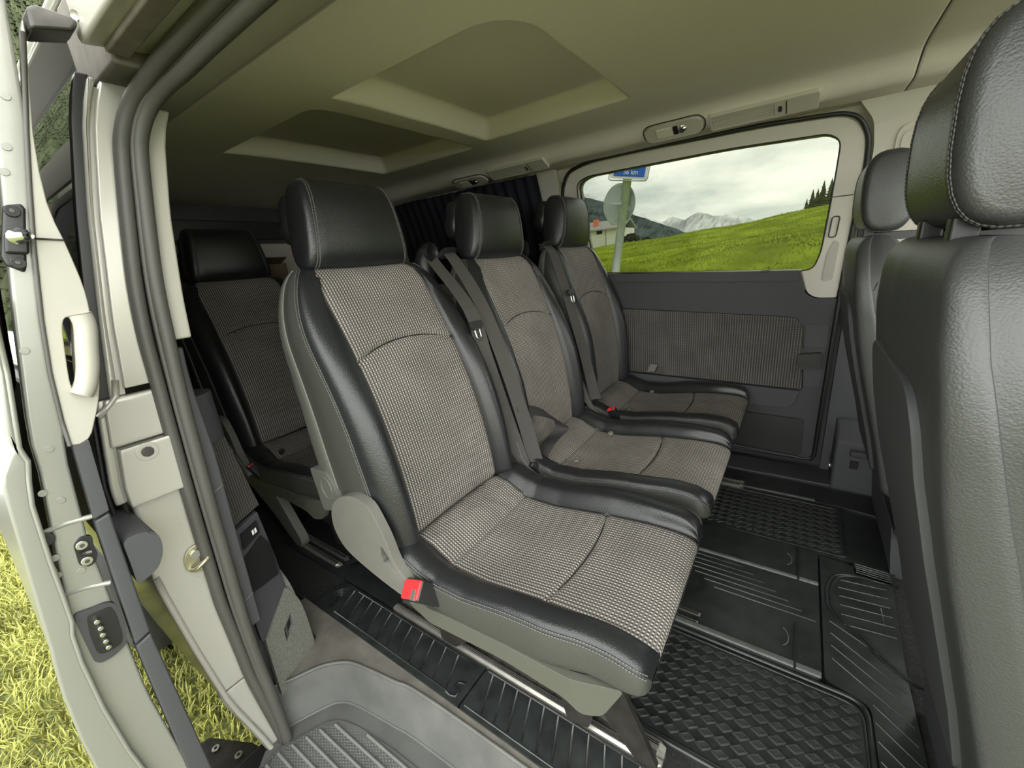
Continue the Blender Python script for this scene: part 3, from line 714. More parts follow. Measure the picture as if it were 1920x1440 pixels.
OX = .45    # seat geometry is measured at X of the middle row, local x = X + OX
Xf2 = lambda z: (-.713 - .051 * ((z - .37) / .615) - .166 * ((z - .37) / .615) * abs((z - .37) / .615)) + OX
Xr2 = lambda z: -.938 - .060 * (z - .35) / .63 + OX
Wd2 = lambda z: .238 + .004 * sst((z - .4) / .2) - .058 * max(0, (z - .80) / .185) ** 2.2
Bo2 = lambda z: .046 - .034 * sst((z - .62) / .36)
def make_seat():
    root = thing('passenger_seat', (0, 0, 0), 'x', 'seat', 'cloth and leather passenger seats')
    make_back(root, Xf2, Xr2, Wd2, Bo2, .365, .945, .045, lambda y: .803 - .030 * (abs(y) / .16) ** 2)
    Zt = lerp_tab([(-.76, .325), (-.73, .343), (-.70, .350), (-.66, .342), (-.62, .320), (-.58, .306), (-.50, .305), (-.35, .326), (-.25, .334), (-.20, .334)])
    Bq = lerp_tab([(-.76, .0), (-.70, .022), (-.60, .036), (-.40, .042), (-.2, .036)])
    make_cushion(root, lambda x: Zt(x - OX), lambda x: Bq(x - OX), .243, -.735 + OX, -.205 + OX, .072, .245, .300, lambda y: -.332 - .020 * (y / .16) ** 2 + OX, -.600 + OX)
    make_headrest(root, -.928 + OX, .984, .205, .300, .098, tilt=.10)
    # recliner cover on the doorway side
    rc = [(-.877, .436), (-.85, .466), (-.822, .483), (-.79, .494), (-.762, .496), (-.726, .487), (-.703, .454), (-.684, .414), (-.667, .362), (-.640, .335), (-.622, .310), (-.626, .282), (-.65, .276), (-.726, .288), (-.806, .308), (-.858, .330), (-.884, .365), (-.888, .400)]
    hole = rpoly([(-.706, .395), (-.686, .372), (-.672, .345), (-.70, .336), (-.712, .36)], .006, 3)
    rc = [(a + OX, b) for a, b in catmull(rc, 3, True)]
    cv = plate('recliner_cover', rc, [[(a + OX, b) for a, b in hole]], lambda a, b: (a, -.264 + .014 * sst((a - .15 + OX * 0 + .36) / .12 - 1.2), b), (0, .022, 0), 'cover_plastic', None, bevel=.011, seg=3); cv.parent = root
    lv = plate('recliner_lever', rpoly([(-.705 + OX, .352), (-.69 + OX, .362), (-.618 + OX, .305), (-.612 + OX, .285), (-.635 + OX, .283), (-.70 + OX, .335)], .008), [], lambda a, b: (a, -.270, b), (0, .014, 0), 'cover_plastic', None, bevel=.005, seg=3); lv.parent = cv
    # lower end of the shell reaching the recliner
    se = plate('shell_tab', rpoly([(-.965 + OX, .52), (-.895 + OX, .52), (-.850 + OX, .452), (-.858 + OX, .43), (-.90 + OX, .415), (-.945 + OX, .40)], .015), [], lambda a, b: (a, -.25, b), (0, .02, 0), 'shell_plastic', None, bevel=.005); se.parent = root
    hc = link('shell_cap', tube_mesh('shell_cap', [(-.905 + OX + .022 * math.cos(t), -.2505, .475 + .028 * math.sin(t)) for t in [2 * PI * k / 24 for k in range(24)]], .0012, 6, True), 'cover_plastic', se, smooth=True)
    # side skirt of the base, following the rail
    for s in (-1, 1):
        sk = plate('side_skirt', rpoly([(-.655 + OX, .282), (-.60 + OX, .262), (-.54 + OX, .270), (-.40 + OX, .281), (-.25 + OX, .284), (-.170 + OX, .286), (-.205 + OX, .216), (-.24 + OX, .208), (-.27 + OX, .234), (-.40 + OX, .240), (-.60 + OX, .222), (-.66 + OX, .245)], .012, 4), [], lambda a, b, s=s: (a, s * (.243 - .03 * sst((a - .17) / .14)) - .008, b), (0, .016, 0), 'pan_plastic', None, bevel=.006, seg=3); sk.parent = root
        # steel side frame and feet hooking into the floor rail
        fr = plate('seat_frame', rpoly([(-.66 + OX, .26), (-.25 + OX, .24), (-.25 + OX, .15), (-.27 + OX, .03), (-.32 + OX, .022), (-.34 + OX, .10), (-.56 + OX, .11), (-.64 + OX, .03), (-.69 + OX, .03), (-.69 + OX, .20)], .012, 3), [], lambda a, b, s=s: (a, s * .150 - .006, b), (0, .012, 0), 'frame_steel', None, bevel=.003); fr.parent = root
        ft = None
        pass
        pass
    return root
def add_buckle(root, x, y, z, button, tilt=.3):
    """buckle in the slot on the seat's doorway side, pos in seat space"""
    b = link('buckle', mesh('buckle', [(dx, dy, dz) for dx in (-.018, .018) for dy in (-.011, .011) for dz in (-.045, .02)], [(0, 1, 3, 2), (4, 6, 7, 5), (0, 4, 5, 1), (2, 3, 7, 6), (0, 2, 6, 4), (1, 5, 7, 3)]), 'black_plastic', root)
    bev(b, .003); b.location = (x, y, z); b.rotation_euler = (tilt, -.35, 0)
    t = link('buckle_button', mesh('buckle_button', [(dx, dy, dz) for dx in (-.0165, .0165) for dy in (-.0095, .0095) for dz in (.008, .0225)], [(0, 1, 3, 2), (4, 6, 7, 5), (0, 4, 5, 1), (2, 3, 7, 6), (0, 2, 6, 4), (1, 5, 7, 3)]), button, b); bev(t, .002)
    k = link('buckle_slot', mesh('buckle_slot', [(dx, dy, dz) for dx in (.004, .012) for dy in (-.0102, .0) for dz in (.016, .0229)], [(0, 1, 3, 2), (4, 6, 7, 5), (0, 4, 5, 1), (2, 3, 7, 6), (0, 2, 6, 4), (1, 5, 7, 3)]), 'bolt_steel', b)
    return b
proto = make_seat()
SEATS = []
ROWY = [.70, 1.22, 1.74]
LB = ['grey cloth and black leather seat nearest the open doorway, red buckle on its side',
      'middle seat of the row of three, black lap belt looped on its cushion',
      'passenger seat beside the far door window, farthest of the row of three',
      'shadowed seat in the dark rear row behind the nearest seat']
for i in range(4):
    s = proto if i == 0 else copy_tree(proto, None)
    s.location = (-OX, ROWY[i], 0) if i < 3 else (-OX - 1.0, .80, 0)
    s['label'] = LB[i]; SEATS.append(s)
bk = add_buckle(SEATS[0], -.603 + OX, -.258, .312, 'red_button', .75); bk.scale = (1.7, 2.0, 1.2)
# the middle and far seat backs are set more upright than the nearest one
def upright(seat, deg, dz):
    p = Vector((-.715 + OX, 0, .36)); M = Matrix.Translation(p + Vector((0, 0, dz))) @ Matrix.Rotation(math.radians(deg), 4, 'Y') @ Matrix.Translation(-p)
    for c in seat.children:
        k = c.name.split('.')[0]
        if k in ('back_cloth', 'back_bolster', 'back_side_panel', 'back_shell', 'edge_trim', 'headrest', 'headrest_post', 'shell_tab') or (k == 'cloth_seam' and max(b[2] for b in c.bound_box) > .6):
            c.matrix_basis = M
upright(SEATS[1], 5.2, -.022); upright(SEATS[2], 8, -.008)
add_buckle(SEATS[2], -.575 + OX, -.250, .345, 'red_button', .35)
add_buckle(SEATS[1], -.64 + OX, -.245, .33, 'black_plastic', .3)
add_buckle(SEATS[3], -.60 + OX, -.250, .31, 'red_button', .35)

fl = plate('front_leg', rpoly([(-.255 + OX, .225), (-.205 + OX, .20), (-.13 + OX, .03), (-.17 + OX, .022), (-.25 + OX, .11)], .008, 3), [], lambda a, b: (a, -.156, b), (0, .012, 0), 'frame_steel', None, bevel=.003); fl.parent = SEATS[0]
for k in (-1, 1):
    ft = plate('rear_foot', rpoly([(-.80 + OX, .33), (-.70 + OX, .31), (-.60 + OX, .30), (-.42 + OX, .05), (-.43 + OX, .012), (-.47 + OX, .008), (-.62 + OX, .13), (-.78 + OX, .22)], .03, 4), [], lambda a, b, k=k: (a, k * .21 - .02, b), (0, .03, 0), 'cover_plastic', None, bevel=.010, seg=3); ft.parent = SEATS[3]
local(link('release_bar', tube_mesh('release_bar', catmull([(-.95, .56, .22), (-1.03, .57, .18), (-1.07, .585, .145), (-1.03, .60, .135), (-1.09, .60, .09), (-1.20, .602, .015)], 5), .008, 8), 'black_plastic', smooth=True), SEATS[0])
# belts: shoulder outlets on the seat backs, webbing down to the buckles
def belt_outlet(seat, p):
    o = plate('belt_outlet', rpoly([(-.030, -.022), (.030, -.022), (.034, .010), (.018, .020), (-.018, .020), (-.034, .010)], .010, 4), [rpoly([(-.022, -.012), (.022, -.012), (.022, .002), (-.022, .002)], .004, 3)], lambda a, b: (p[0] + b * .5 - .02, p[1] + a, p[2] + b * .8), (.014, 0, .0), 'black_plastic', None, bevel=.005, seg=3)
    return local(o, seat)
def tongue(seat, p, d):
    d = Vector(d).normalized(); p = Vector(p); s = Vector((0, 1, 0)); o = d.cross(s).normalized()
    body = plate('belt_tongue', rpoly([(-.026, -.018), (.026, -.018), (.026, .004), (-.026, .004)], .006, 3), [], lambda a, b: p + s * a + d * b + o * -.004, tuple(o * .010), 'black_plastic', None, bevel=.003)
    local(body, seat)
    loop = [p + s * a + d * b for a, b in rpoly([(-.011, .004), (.011, .004), (.010, .034), (-.010, .034)], .006, 3)]
    mt = link('tongue_plate', tube_mesh('tongue_plate', loop, .0025, 6, True), 'chrome', smooth=True); local(mt, body)
    return body
YD = Vector((0, 1, 0))
s1, s2, s3, s4 = SEATS
# nearest seat: belt on its far shoulder, hanging between the seats
belt_outlet(s1, (-.925, .925, 1.01))
ribbon('belt_webbing', [(-.935, .925, 1.01), (-.915, .928, .985), (-.80, .935, .84), (-.765, .94, .70), (-.72, .95, .52), (-.665, .955, .33)], .046, [(.1, 1, 0), (.1, 1, 0), (.3, 1, 0), (.6, 1, .1), (.8, 1, .2), (1, .6, .2)], 'webbing', s1)
tongue(s1, (-.775, .925, .79), (.25, 0, -1))
# middle seat: belt over its near shoulder, lap belt loop on the cushion
belt_outlet(s2, (-.90, .992, 1.008))
ribbon('belt_webbing', [(-.915, .99, 1.01), (-.885, .992, .98), (-.80, .99, .85), (-.73, .985, .68), (-.675, .985, .50), (-.64, .99, .34)], .046, [(.2, 1, 0), (.2, 1, 0), (.4, 1, 0), (.5, 1, 0), (.6, 1, .1), (.9, .8, .1)], 'webbing', s2)
tongue(s2, (-.69, 1.0, .515), (.2, 0, -1))
ribbon('lap_belt', [(-.69, 1.0, .50), (-.675, 1.03, .505), (-.645, 1.085, .475), (-.615, 1.125, .425), (-.628, 1.105, .395), (-.640, 1.06, .375), (-.650, 1.02, .335)], .046, [(.7, .1, -.7), (.7, .1, -.7), (.7, 0, -.6), (.9, .2, -.2), (.9, .2, .1), (.9, .2, 0), (.9, .2, 0)], 'webbing_black', s2)
# farthest seat
belt_outlet(s3, (-.825, 1.475, 1.015))
ribbon('belt_webbing', [(-.85, 1.475, 1.02), (-.81, 1.478, .985), (-.765, 1.48, .85), (-.735, 1.485, .74), (-.69, 1.495, .55), (-.655, 1.50, .39)], .046, [(.3, 1, 0), (.3, 1, 0), (.4, 1, 0), (.5, 1, 0), (.6, 1, 0), (.8, .7, 0)], 'webbing', s3)
tongue(s3, (-.738, 1.482, .825), (.2, 0, -1))
tg = plate('care_tag', [(-.58, .39), (-.545, .395), (-.535, .425), (-.57, .428)], [], lambda a, b: (a, 1.955 + (b - .39) * .5, b), (.001, .001, 0), 'cover_plastic', s3, bevel=0)
for se_, y0, y1 in ((s1, .915, .93), (s2, .975, .99)):
    k = plate('buckle_stalk', rpoly([(-.735, .30), (-.685, .30), (-.675, .365), (-.70, .395), (-.73, .385)], .010, 3), [], lambda a, b, y0=y0: (a, y0, b), (0, .022, 0), 'black_plastic', se_, bevel=.004)
local(plate('latch_arm', rpoly([(-.66, .29), (-.60, .27), (-.575, .30), (-.64, .345), (-.67, .335)], .010, 3), [], lambda a, b: (a, .972, b), (0, .014, 0), 'trim_slate', None, bevel=.004), s2)
for xk, yk in ((-.555, 1.10), (-.53, 1.345), (-.555, 1.615), (-.53, 1.87)):
    disc('anchor_button', (xk, yk, .318), (0, -.2, 1), .010, .006, 'bolt_steel', s2 if yk < 1.5 else s3)
disc('anchor_button', (-1.60, .66, .33), (.3, -.3, 1), .011, .008, 'steel_dark', s4)
# shoulder belt module behind the seats (dark loops between the backs)
for se_, y in ((s1, .90), (s2, 1.43)):
    local(link('shoulder_housing', tube_mesh('shoulder_housing', catmull([(-.955, y + .02, .90), (-.955, y + .025, .97), (-.94, y + .03, 1.005), (-.92, y + .035, 1.01)], 4), [.032] * 13, 10), 'black_plastic', smooth=True), se_)

# ---- front seats
Xr5 = lerp_tab([(-.1, .34), (.0, .30), (.2, .255), (.4, .21), (.61, .155), (.70, .135), (.776, .122), (.85, .112), (.95, .108)])
Xf5 = lambda z: Xr5(z) + .13 - .05 * sst((z - .55) / .4)
Wd5 = lambda z: .236 - .055 * max(0, (z - .76) / .185) ** 2.2
def front_seat(y, label):
    r = thing('front_seat', (.40, y, 0), label, 'seat', 'front seats seen from behind')
    make_back(r, lambda z: Xf5(z) - .40, lambda z: Xr5(z) - .40, Wd5, Bo2, .28, .905, .05, lambda q: .76 - .03 * (q / .16) ** 2, lea='leather_coarse', side='leather_coarse', shell='leather_coarse', stitch=False)
    make_headrest(r, .215 - .40, .962, .195, .275, .105, lea='leather', coarse='leather_coarse', lobe=False, tilt=.03, taper=.12, sr=.0008)
    # head restraint bezel on the shoulder
    for k in (-1, 1):
        bz = plate('post_guide', rpoly([(-.030, -.014), (.085, -.014), (.085, .014), (-.030, .014)], .010, 4), [], lambda a, b, k=k: (.165 - .40 + a, k * .075 + b, .940), (0, 0, .020), 'black_plastic', None, bevel=.005, seg=3); bz.parent = r
        nb = plate('release_knob', rpoly([(-.014, -.012), (.010, -.012), (.010, .010), (-.014, .010)], .004, 3), [], lambda a, b, k=k: (.140 - .40 + a, k * .075 - .010 + b, .940), (0, 0, .034), 'black_plastic', None, bevel=.004); nb.parent = bz
    # raised panel on the seat's back and cushion below
    pn = plate('back_panel', rpoly([(-.165, .30), (.165, .30), (.185, .62), (.16, .80), (-.16, .80), (-.185, .62)], [.02, .02, .05, .06, .06, .05], 6), [], lambda a, b: (Xr5(b) - .40 - .010, a, b), (.012, 0, 0), 'trim_slate', None, levels=[.35 + .05 * k for k in range(9)], bevel=.005); pn.parent = r
    cu = plate('cushion', rpoly([(-.12, .14), (.42, .16), (.46, .25), (.40, .32), (-.10, .29)], [.03, .05, .05, .06, .03], 6), [], lambda a, b: (a + .0, -.235, b), (0, .47, 0), 'leather', None, bevel=.04, seg=4); cu.parent = r
    ba = plate('pedestal', rpoly([(-.10, -.005), (.30, -.005), (.34, .17), (-.12, .17)], .02), [], lambda a, b: (a, -.21, b), (0, .42, 0), 'trim_slate', None, bevel=.01); ba.parent = r
    return r
fs1 = front_seat(.745, 'black grained leather front seat closest to the camera, its big headrest cut by the frame')
fs2 = front_seat(1.60, 'driver seat mostly hidden behind the nearer front seat')
# scuffs in the leather of the nearest seat's back: fine raised scratches
for P in ([(.1085, .93, .87), (.1075, .90, .885), (.1075, .88, .888)],):
    tube('scuff', [(Xr5(z) - .007, y, z) for x, y, z in catmull(P, 4)], .0008, 'cover_plastic', fs1, 5)

# ------------------------------------------------------------------ floor rails
def rail(y, x0, x1, label, wdt=.054):
    r = thing('seat_rail', ((x0 + x1) / 2, y, 0), label, 'rail', 'floor rails for the seats')
    h = wdt / 2
    sec = [(-h, -.006), (-h, .010), (-h + .006, .013), (-.009, .013), (-.009, .002), (.009, .002), (.009, .013), (h - .006, .013), (h, .010), (h, -.006)]
    n = len(sec); V = []
    for k, x in enumerate((x0, x1 - .012, x1)):
        f = 1 if k < 2 else .75
        V += [(x, y + a * f, b if k < 2 else min(b, .008)) for a, b in sec]
    F = [(i * n + k, i * n + k + 1, (i + 1) * n + k + 1, (i + 1) * n + k) for i in range(2) for k in range(n - 1)] + [tuple(range(n)), tuple(2 * n + k for k in reversed(range(n)))]
    b = link('rail_profile', mesh('rail_profile', V, F), 'aluminium'); local(b, r)
    for s in (-1, 1):
        for q in (.014, .018):
            tube('rail_groove', [(x0 + .002, y + s * q, .0133), (x1 - .014, y + s * q, .0133)], .0011, 'steel_dark', b, 5)
    x = x0 + .03
    while x < x1 - .03:
        disc('locking_hole', (x, y, .0025), (0, 0, 1), .006, .0004, 'black_plastic', b, 10, 0); x += .05
    box('slot_floor', (x0 + .002, y - .0088, .0015), (x1 - .015, y + .0088, .0022), 'steel_dark', b, 0)
    return r
rail(.585, -.905, -.130, 'aluminium floor rail running along the nearest seat\'s doorway side')
rail(.952, -.90, -.125, 'short floor rail end peeking out between nearest and middle seats')
rail(1.735, -.90, -.110, 'floor rail end at the far seat near the wall')
rail(.605, -1.50, -1.22, 'small rail plate on the floor behind the nearest seat')

# ------------------------------------------------------------------ rubber mats
T0 = -.008
def matbase(name, poly, z, label, th=.008, m='rubber_mat', grp='rubber floor mats'):
    c = poly[0]
    r = thing(name, (c[0], c[1], 0), label, 'mat', grp)
    b = plate('mat_sheet', poly, [], lambda a, b: (a, b, z - th), (0, 0, th), m, r, bevel=.0025)
    return r, b
def rib(p, q, z, r_, parent, m='rubber_tread', name='rib', k=5):
    return tube(name, [(p[0], p[1], z), (q[0], q[1], z)], r_, m, parent, k)
# narrow mat strips along the sill with slanting ribs
ms1, b_ = matbase('floor_mat', rpoly([(-1.165, .447), (-.553, .447), (-.553, .556), (-1.135, .556)], [.04, .004, .004, .03]), .004, 'narrow ribbed mat strip along the sill with arched end', .012)
for k in range(11):
    x = -1.045 + k * .044; rib((x, .465), (x - .030, .545), .0045, .0022, ms1)
rib((-1.06, .462), (-.60, .462), .0045, .0018, ms1); rib((-1.06, .548), (-.60, .548), .0045, .0018, ms1)
for k in range(5):
    rr = .012 + k * .009
    tube('arch_rib', [(-1.085 - rr * math.sin(t) * .9, .505 - rr * math.cos(t) * .85, .0042) for t in [PI * j / 12 for j in range(13)]], .0019, 'rubber_mat', ms1, 5)
tube('joint_tab', [(-.60, .460, .0045), (-.585, .458, .0045), (-.572, .462, .0045), (-.572, .474, .0045), (-.588, .478, .0045), (-.588, .492, .0045), (-.568, .498, .0045)], .003, 'rubber_mat', ms1, 5)
ms2, b_ = matbase('floor_mat', rpoly([(-.549, .447), (-.08, .447), (-.08, .556), (-.549, .556)], .008), .004, 'narrow ribbed mat strip continuing along the sill beside the seat rail', .012)
for k in range(12):
    x = -.495 + k * .036; rib((x, .462), (x - .030, .548), .0045, .0022, ms2)
rib((-.54, .458), (-.09, .458), .0045, .0018, ms2); rib((-.54, .551), (-.09, .551), .0045, .0018, ms2)
# footwell mats with raised diamond treads
tread = None
def treads(parent, x0, x1, y0, y1, nx, ny, z):
    global tread
    for i in range(nx):
        for j in range(ny):
            x = x0 + (x1 - x0) * (i + .5) / nx; y = y0 + (y1 - y0) * (j + .5) / ny
            if tread is None:
                a, b = .0125, .0105
                o_ = [(-a - .004, -b * .2), (-a + .012, -b), (a + .004, b * .2), (a - .012, b)]
                i_ = [(p * .74, q * .74) for p, q in o_]; h = .0046
                V = [(p, q, 0) for p, q in o_] + [(p * .9, q * .9, h) for p, q in o_] + [(p, q, h) for p, q in i_] + [(p * .95, q * .95, h * .2) for p, q in i_]
                F = []
                for k in range(4):
                    n = (k + 1) % 4
                    F += [(k, n, 4 + n, 4 + k), (4 + k, 4 + n, 8 + n, 8 + k), (8 + k, 8 + n, 12 + n, 12 + k)]
                F.append((12, 13, 14, 15)); tread = mesh('tread_block', V, F); tread.materials.append(MATS['rubber_tread'])
            o = bpy.data.objects.new('tread_block', tread); COL.objects.link(o); o.location = (x, y, z); local(o, parent)
mA, b_ = matbase('floor_mat', rpoly([(-.60, .616), (.208, .616), (.208, .905), (-.60, .905)], [.02, .03, .05, .02]), .0, 'deep diamond tread footwell mat in front of the nearest seat', .006)
treads(mA, -.33, .190, .637, .893, 17, 9, .0)
tube('mat_border', [(a, b, .001) for a, b in rpoly([(-.34, .628), (.198, .628), (.198, .897), (-.34, .897)], [.01, .02, .04, .01], 6)], .0032, 'rubber_mat', mA, 6, True)
tube('mat_lip', [(a, b, .003) for a, b in rpoly([(-.59, .620), (.206, .620), (.206, .91), (-.59, .91)], [.01, .02, .04, .01], 6)], .0055, 'rubber_mat', mA, 8, True)
mB, b_ = matbase('floor_mat', rpoly([(-.60, 1.405), (.31, 1.405), (.31, 1.712), (-.60, 1.712)], [.02, .03, .03, .02]), .0, 'diamond tread footwell mat further in, before the middle and far seats', .006)
treads(mB, -.33, .19, 1.425, 1.692, 17, 9, .0)
tube('mat_border', [(a, b, .001) for a, b in rpoly([(-.34, 1.416), (.203, 1.416), (.203, 1.70), (-.34, 1.70)], [.01, .02, .03, .01], 6)], .0032, 'rubber_mat', mB, 6, True)
# centre mat: raised tunnel covers with pale ridge strips and cut lines
mC, b_ = matbase('floor_mat', rpoly([(-.60, .915), (.128, .915), (.128, 1.395), (-.60, 1.395)], .012), .012, 'smooth wet centre mat with two pale ridges and cut lines', .02)
for y0, y1 in ((.918, .936), (1.232, 1.246)):
    box('ridge_strip', (-.58, y0, .008), (.128, y1, .0165), 'rubber_ridge', mC, .004)
box('cut_line', (.0745, .918, .0118), (.0795, 1.06, .0172), 'seal_black', mC, 0); box('cut_line', (.0775, 1.232, .0118), (.0825, 1.39, .0172), 'seal_black', mC, 0)
for k in range(9):
    rib((-.02 + k * .030 - .16, 1.222), (-.02 + k * .030 - .16 + .05, 1.222 - .10 - .01 * (k % 3)), .012, .0016, mC) if False else None
for k in range(7):
    y = 1.215 - k * .021; rib((-.30 + k * .03, y), (-.06 + k * .030, y), .0123, .0018, mC, 'rubber_ridge')
for xk, yk in ((.045, 1.315), (.045, 1.00)):
    tube('moulded_arc', [(xk + .018 * math.cos(t), yk + .03 * math.sin(t), .0122) for t in [-1.2 + .24 * j for j in range(11)]], .0015, 'rubber_ridge', mC, 5)
# front mat with rounded loop and long parallel ribs
mD, b_ = matbase('floor_mat', rpoly([(.212, .62), (.285, .60), (.285, 1.03), (.30, 1.36), (.134, 1.39), (.134, .93), (.212, .905)], [.02, .02, .03, .03, .02, .01, .02]), .006, 'front mat with curved loop and long thin parallel ribs', .014)
loop = rpoly([(.30, 1.00), (.255, 1.03), (.20, 1.10), (.165, 1.13), (.145, 1.17), (.145, 1.25), (.165, 1.31), (.21, 1.335), (.30, 1.335)], [.0, .03, .02, .02, .03, .03, .02, .03, 0], 4)
for o_ in (0, .010): tube('loop_rib', [(a + o_, b * (1 - o_ * .4) + o_ * .45, .0062) for a, b in loop], .0028, 'rubber_mat', mD, 6)
for k in range(12):
    x0 = .150 + max(0, (k - 4)) * .012; y0 = 1.115 - k * .040
    x1 = .278; y1 = y0 - .10 + .02 * (k < 1)
    x0 = .150 if y0 > .97 else .216
    y0 = y0 if x0 < .2 else y0 - .045
    rib((x0, y0), (x1, y1), .0063, .0014, mD, 'rubber_ridge') if y1 > .61 else None
for k in range(6):
    y = 1.295 - k * .035; rib((.175 + .006 * (k == 0), y), (.282, y + .012), .0063, .0015, mD, 'rubber_ridge')
rib((.222, 1.16), (.262, 1.165), .0063, .0012, mD, 'rubber_ridge'); rib((.262, 1.165), (.262, 1.225), .0063, .0012, mD, 'rubber_ridge')
# far edge mat towards the wall
mE, b_ = matbase('floor_mat', rpoly([(-.60, 1.716), (.215, 1.716), (.315, 1.70), (.315, 1.835), (-.60, 1.86)], .012), .006, 'black mat edge along the far door sill', .014)
box('ridge_strip', (-.58, 1.718, .004), (.128, 1.732, .010), 'rubber_ridge', mE, .003); box('cut_line', (.0755, 1.735, .0058), (.079, 1.80, .0066), 'seal_black', mE, 0)
mF, b_ = matbase('floor_mat', rpoly([(.216, 1.345), (.298, 1.335), (.312, 1.395), (.216, 1.40)], .006), .006, 'small ribbed mat tongue between front seats and far mats', .014)
for k in range(5): rib((.14 + .08, 1.352 + k * .010), (.298, 1.346 + k * .010), .0064, .0016, mF, 'rubber_ridge')
# dark mat along behind the rail
mG, b_ = matbase('floor_mat', rpoly([(-1.60, .562), (-.908, .562), (-.908, .72), (-1.60, .72)], .01), .004, 'black wet mat behind the rail end near the rear seat', .012)
# far door sill step and sill strip by the wall
tag(box('baseboard_left', (-.97, 1.862, -.05), (.20, 2.0, .012), 'trim_slate', bevel=.006), 'dark sill plate at the foot of the far door', kind='structure')

# ------------------------------------------------------------------ entry step
st_ = thing('floor_step', (-.6, .3, -.14), 'grey plastic entry step with curved riser and ridged tread', None, kind='structure'); st_.name = 'trim_9'
rim1 = catmull([(-.985, .245), (-.962, .285), (-.935, .335), (-.905, .366), (-.868, .388), (-.80, .402), (-.725, .414), (-.672, .424), (-.50, .430), (-.20, .432), (.20, .430)], 5)
rim2 = catmull([(-.965, .225), (-.950, .262), (-.925, .312), (-.905, .342), (-.868, .362), (-.80, .374), (-.725, .384), (-.66, .392), (-.50, .398), (-.20, .400), (.20, .398)], 5)
ZS = -.115
# sill top (dusty) between step rim and mat strip
outline = rim1 + [(.20, .448), (-1.20, .448), (-1.20, .40), (-1.03, .385)]
plate('sill_top', outline, [], lambda a, b: (a, b, -.03), (0, 0, .030), 'sill_dusty', st_, bevel=.004)
rows = []
for t in range(9):
    q = t / 8; e = q
    rows.append([(a[0] + (b[0] - a[0]) * e, a[1] + (b[1] - a[1]) * e, -.002 + (ZS + .004) * q) for a, b in zip(rim1, rim2)])
n = len(rim1); V = [p for r in rows for p in r]; F = [(i * n + j, i * n + j + 1, (i + 1) * n + j + 1, (i + 1) * n + j) for i in range(8) for j in range(n - 1)]
local(link('riser', mesh('riser', V, F), 'step_plastic', smooth=True), st_)
tube('riser_lip', [(a, b, .001) for a, b in rim1], .0045, 'step_plastic', st_, 8); tube('tread_lip', [(a, b, ZS + .002) for a, b in rim2], .004, 'step_plastic', st_, 8)
plate('tread_floor', rim2 + [(.20, .12), (-.90, .12), (-.955, .18)], [], lambda a, b: (a, b, ZS - .02), (0, 0, .02), 'step_plastic', st_, bevel=0)
pad = catmull([(-.93, .205), (-.905, .255), (-.885, .295), (-.86, .318), (-.81, .334), (-.74, .343), (-.66, .350), (-.5, .355), (-.25, .357)], 4)
pd = plate('tread_pad', pad + [(-.25, .14), (-.90, .14)], [], lambda a, b: (a, b, ZS), (0, 0, .004), 'step_plastic', st_, bevel=.002)
# pimples of the pad: one joined piece, too small to pick apart
V = []; F = []
def padtop(x):
    for a, b in zip(pad, pad[1:]):
        if a[0] <= x <= b[0]: return a[1] + (b[1] - a[1]) * (x - a[0]) / (b[0] - a[0] + 1e-9)
    return .2
x = -.925; i = 0
while x < -.30:
    yt = padtop(x) - .012; y = .15 + (.0035 if i % 2 else 0)
    while y < yt:
        b = len(V); r0 = .0026
        V += [(x - r0, y, ZS + .004), (x, y - r0, ZS + .004), (x + r0, y, ZS + .004), (x, y + r0, ZS + .004), (x, y, ZS + .0062)]
        F += [(b, b + 1, b + 4), (b + 1, b + 2, b + 4), (b + 2, b + 3, b + 4), (b + 3, b, b + 4)]; y += .007
    x += .0061; i += 1
pm = link('tread_pimples', mesh('tread_pimples', V, F), 'rubber_ridge'); local(pm, st_); pm['kind'] = 'stuff'
for k in range(7):
    x0 = -.905 + k * .001; y = .335 - k * .028
    xa = next((p[0] for p in pad if p[1] >= y + .004), -.87) + .012
    tube('tread_rib', [(xa, y, ZS + .005), (-.27, y + .012, ZS + .005)], .0042, 'step_plastic', st_, 6)
# lower sill edge outside, black track and body sill
tag(box('trim_10', (-1.0, .10, -.30), (.3, .20, -.13), 'black_plastic', bevel=.01), 'black outer sill with the lower door track', kind='structure')
tag(box('trim_11', (-2.6, .452, -.30), (.3, 2.0, -.07), 'black_plastic', bevel=.01), 'dark underbody below the cabin floor', kind='structure')

# ------------------------------------------------------------------ rear wheel-arch box with carpet front, cup recess and ribbed liner
cb_ = thing('side_console', (-1.1, .32, 0), 'wheel arch console behind the doorway with carpeted front and oddments tray', 'console')
fr_ = [(-.965, .250), (-1.013, .372)]     # carpet face at floor level, from doorway seal to inner corner
def cface(u, z):   # u 0..1 along the slanted front face
    x = fr_[0][0] + (fr_[1][0] - fr_[0][0]) * u; y = fr_[0][1] + (fr_[1][1] - fr_[0][1]) * u
    return Vector((x - .05 * z, y - .02 * u * z, z))
plate('carpet_front', rpoly([(0, -.02), (1, .0), (1.02, .14), (.80, .215), (.05, .142)], [.0, .03, .10, .04, .02], 4), [rpoly([(.42, .085), (.66, .105), (.70, .145), (.46, .125)], .01, 2)], lambda u, z: cface(u, z), (-.02, 0, 0), 'carpet', cb_, bevel=.004, seg=3)
plate('slot_recess', [(.40, .08), (.70, .10), (.72, .15), (.44, .13)], [], lambda u, z: cface(u, z) + Vector((-.014, 0, 0)), (-.004, 0, 0), 'black_plastic', cb_, bevel=0)
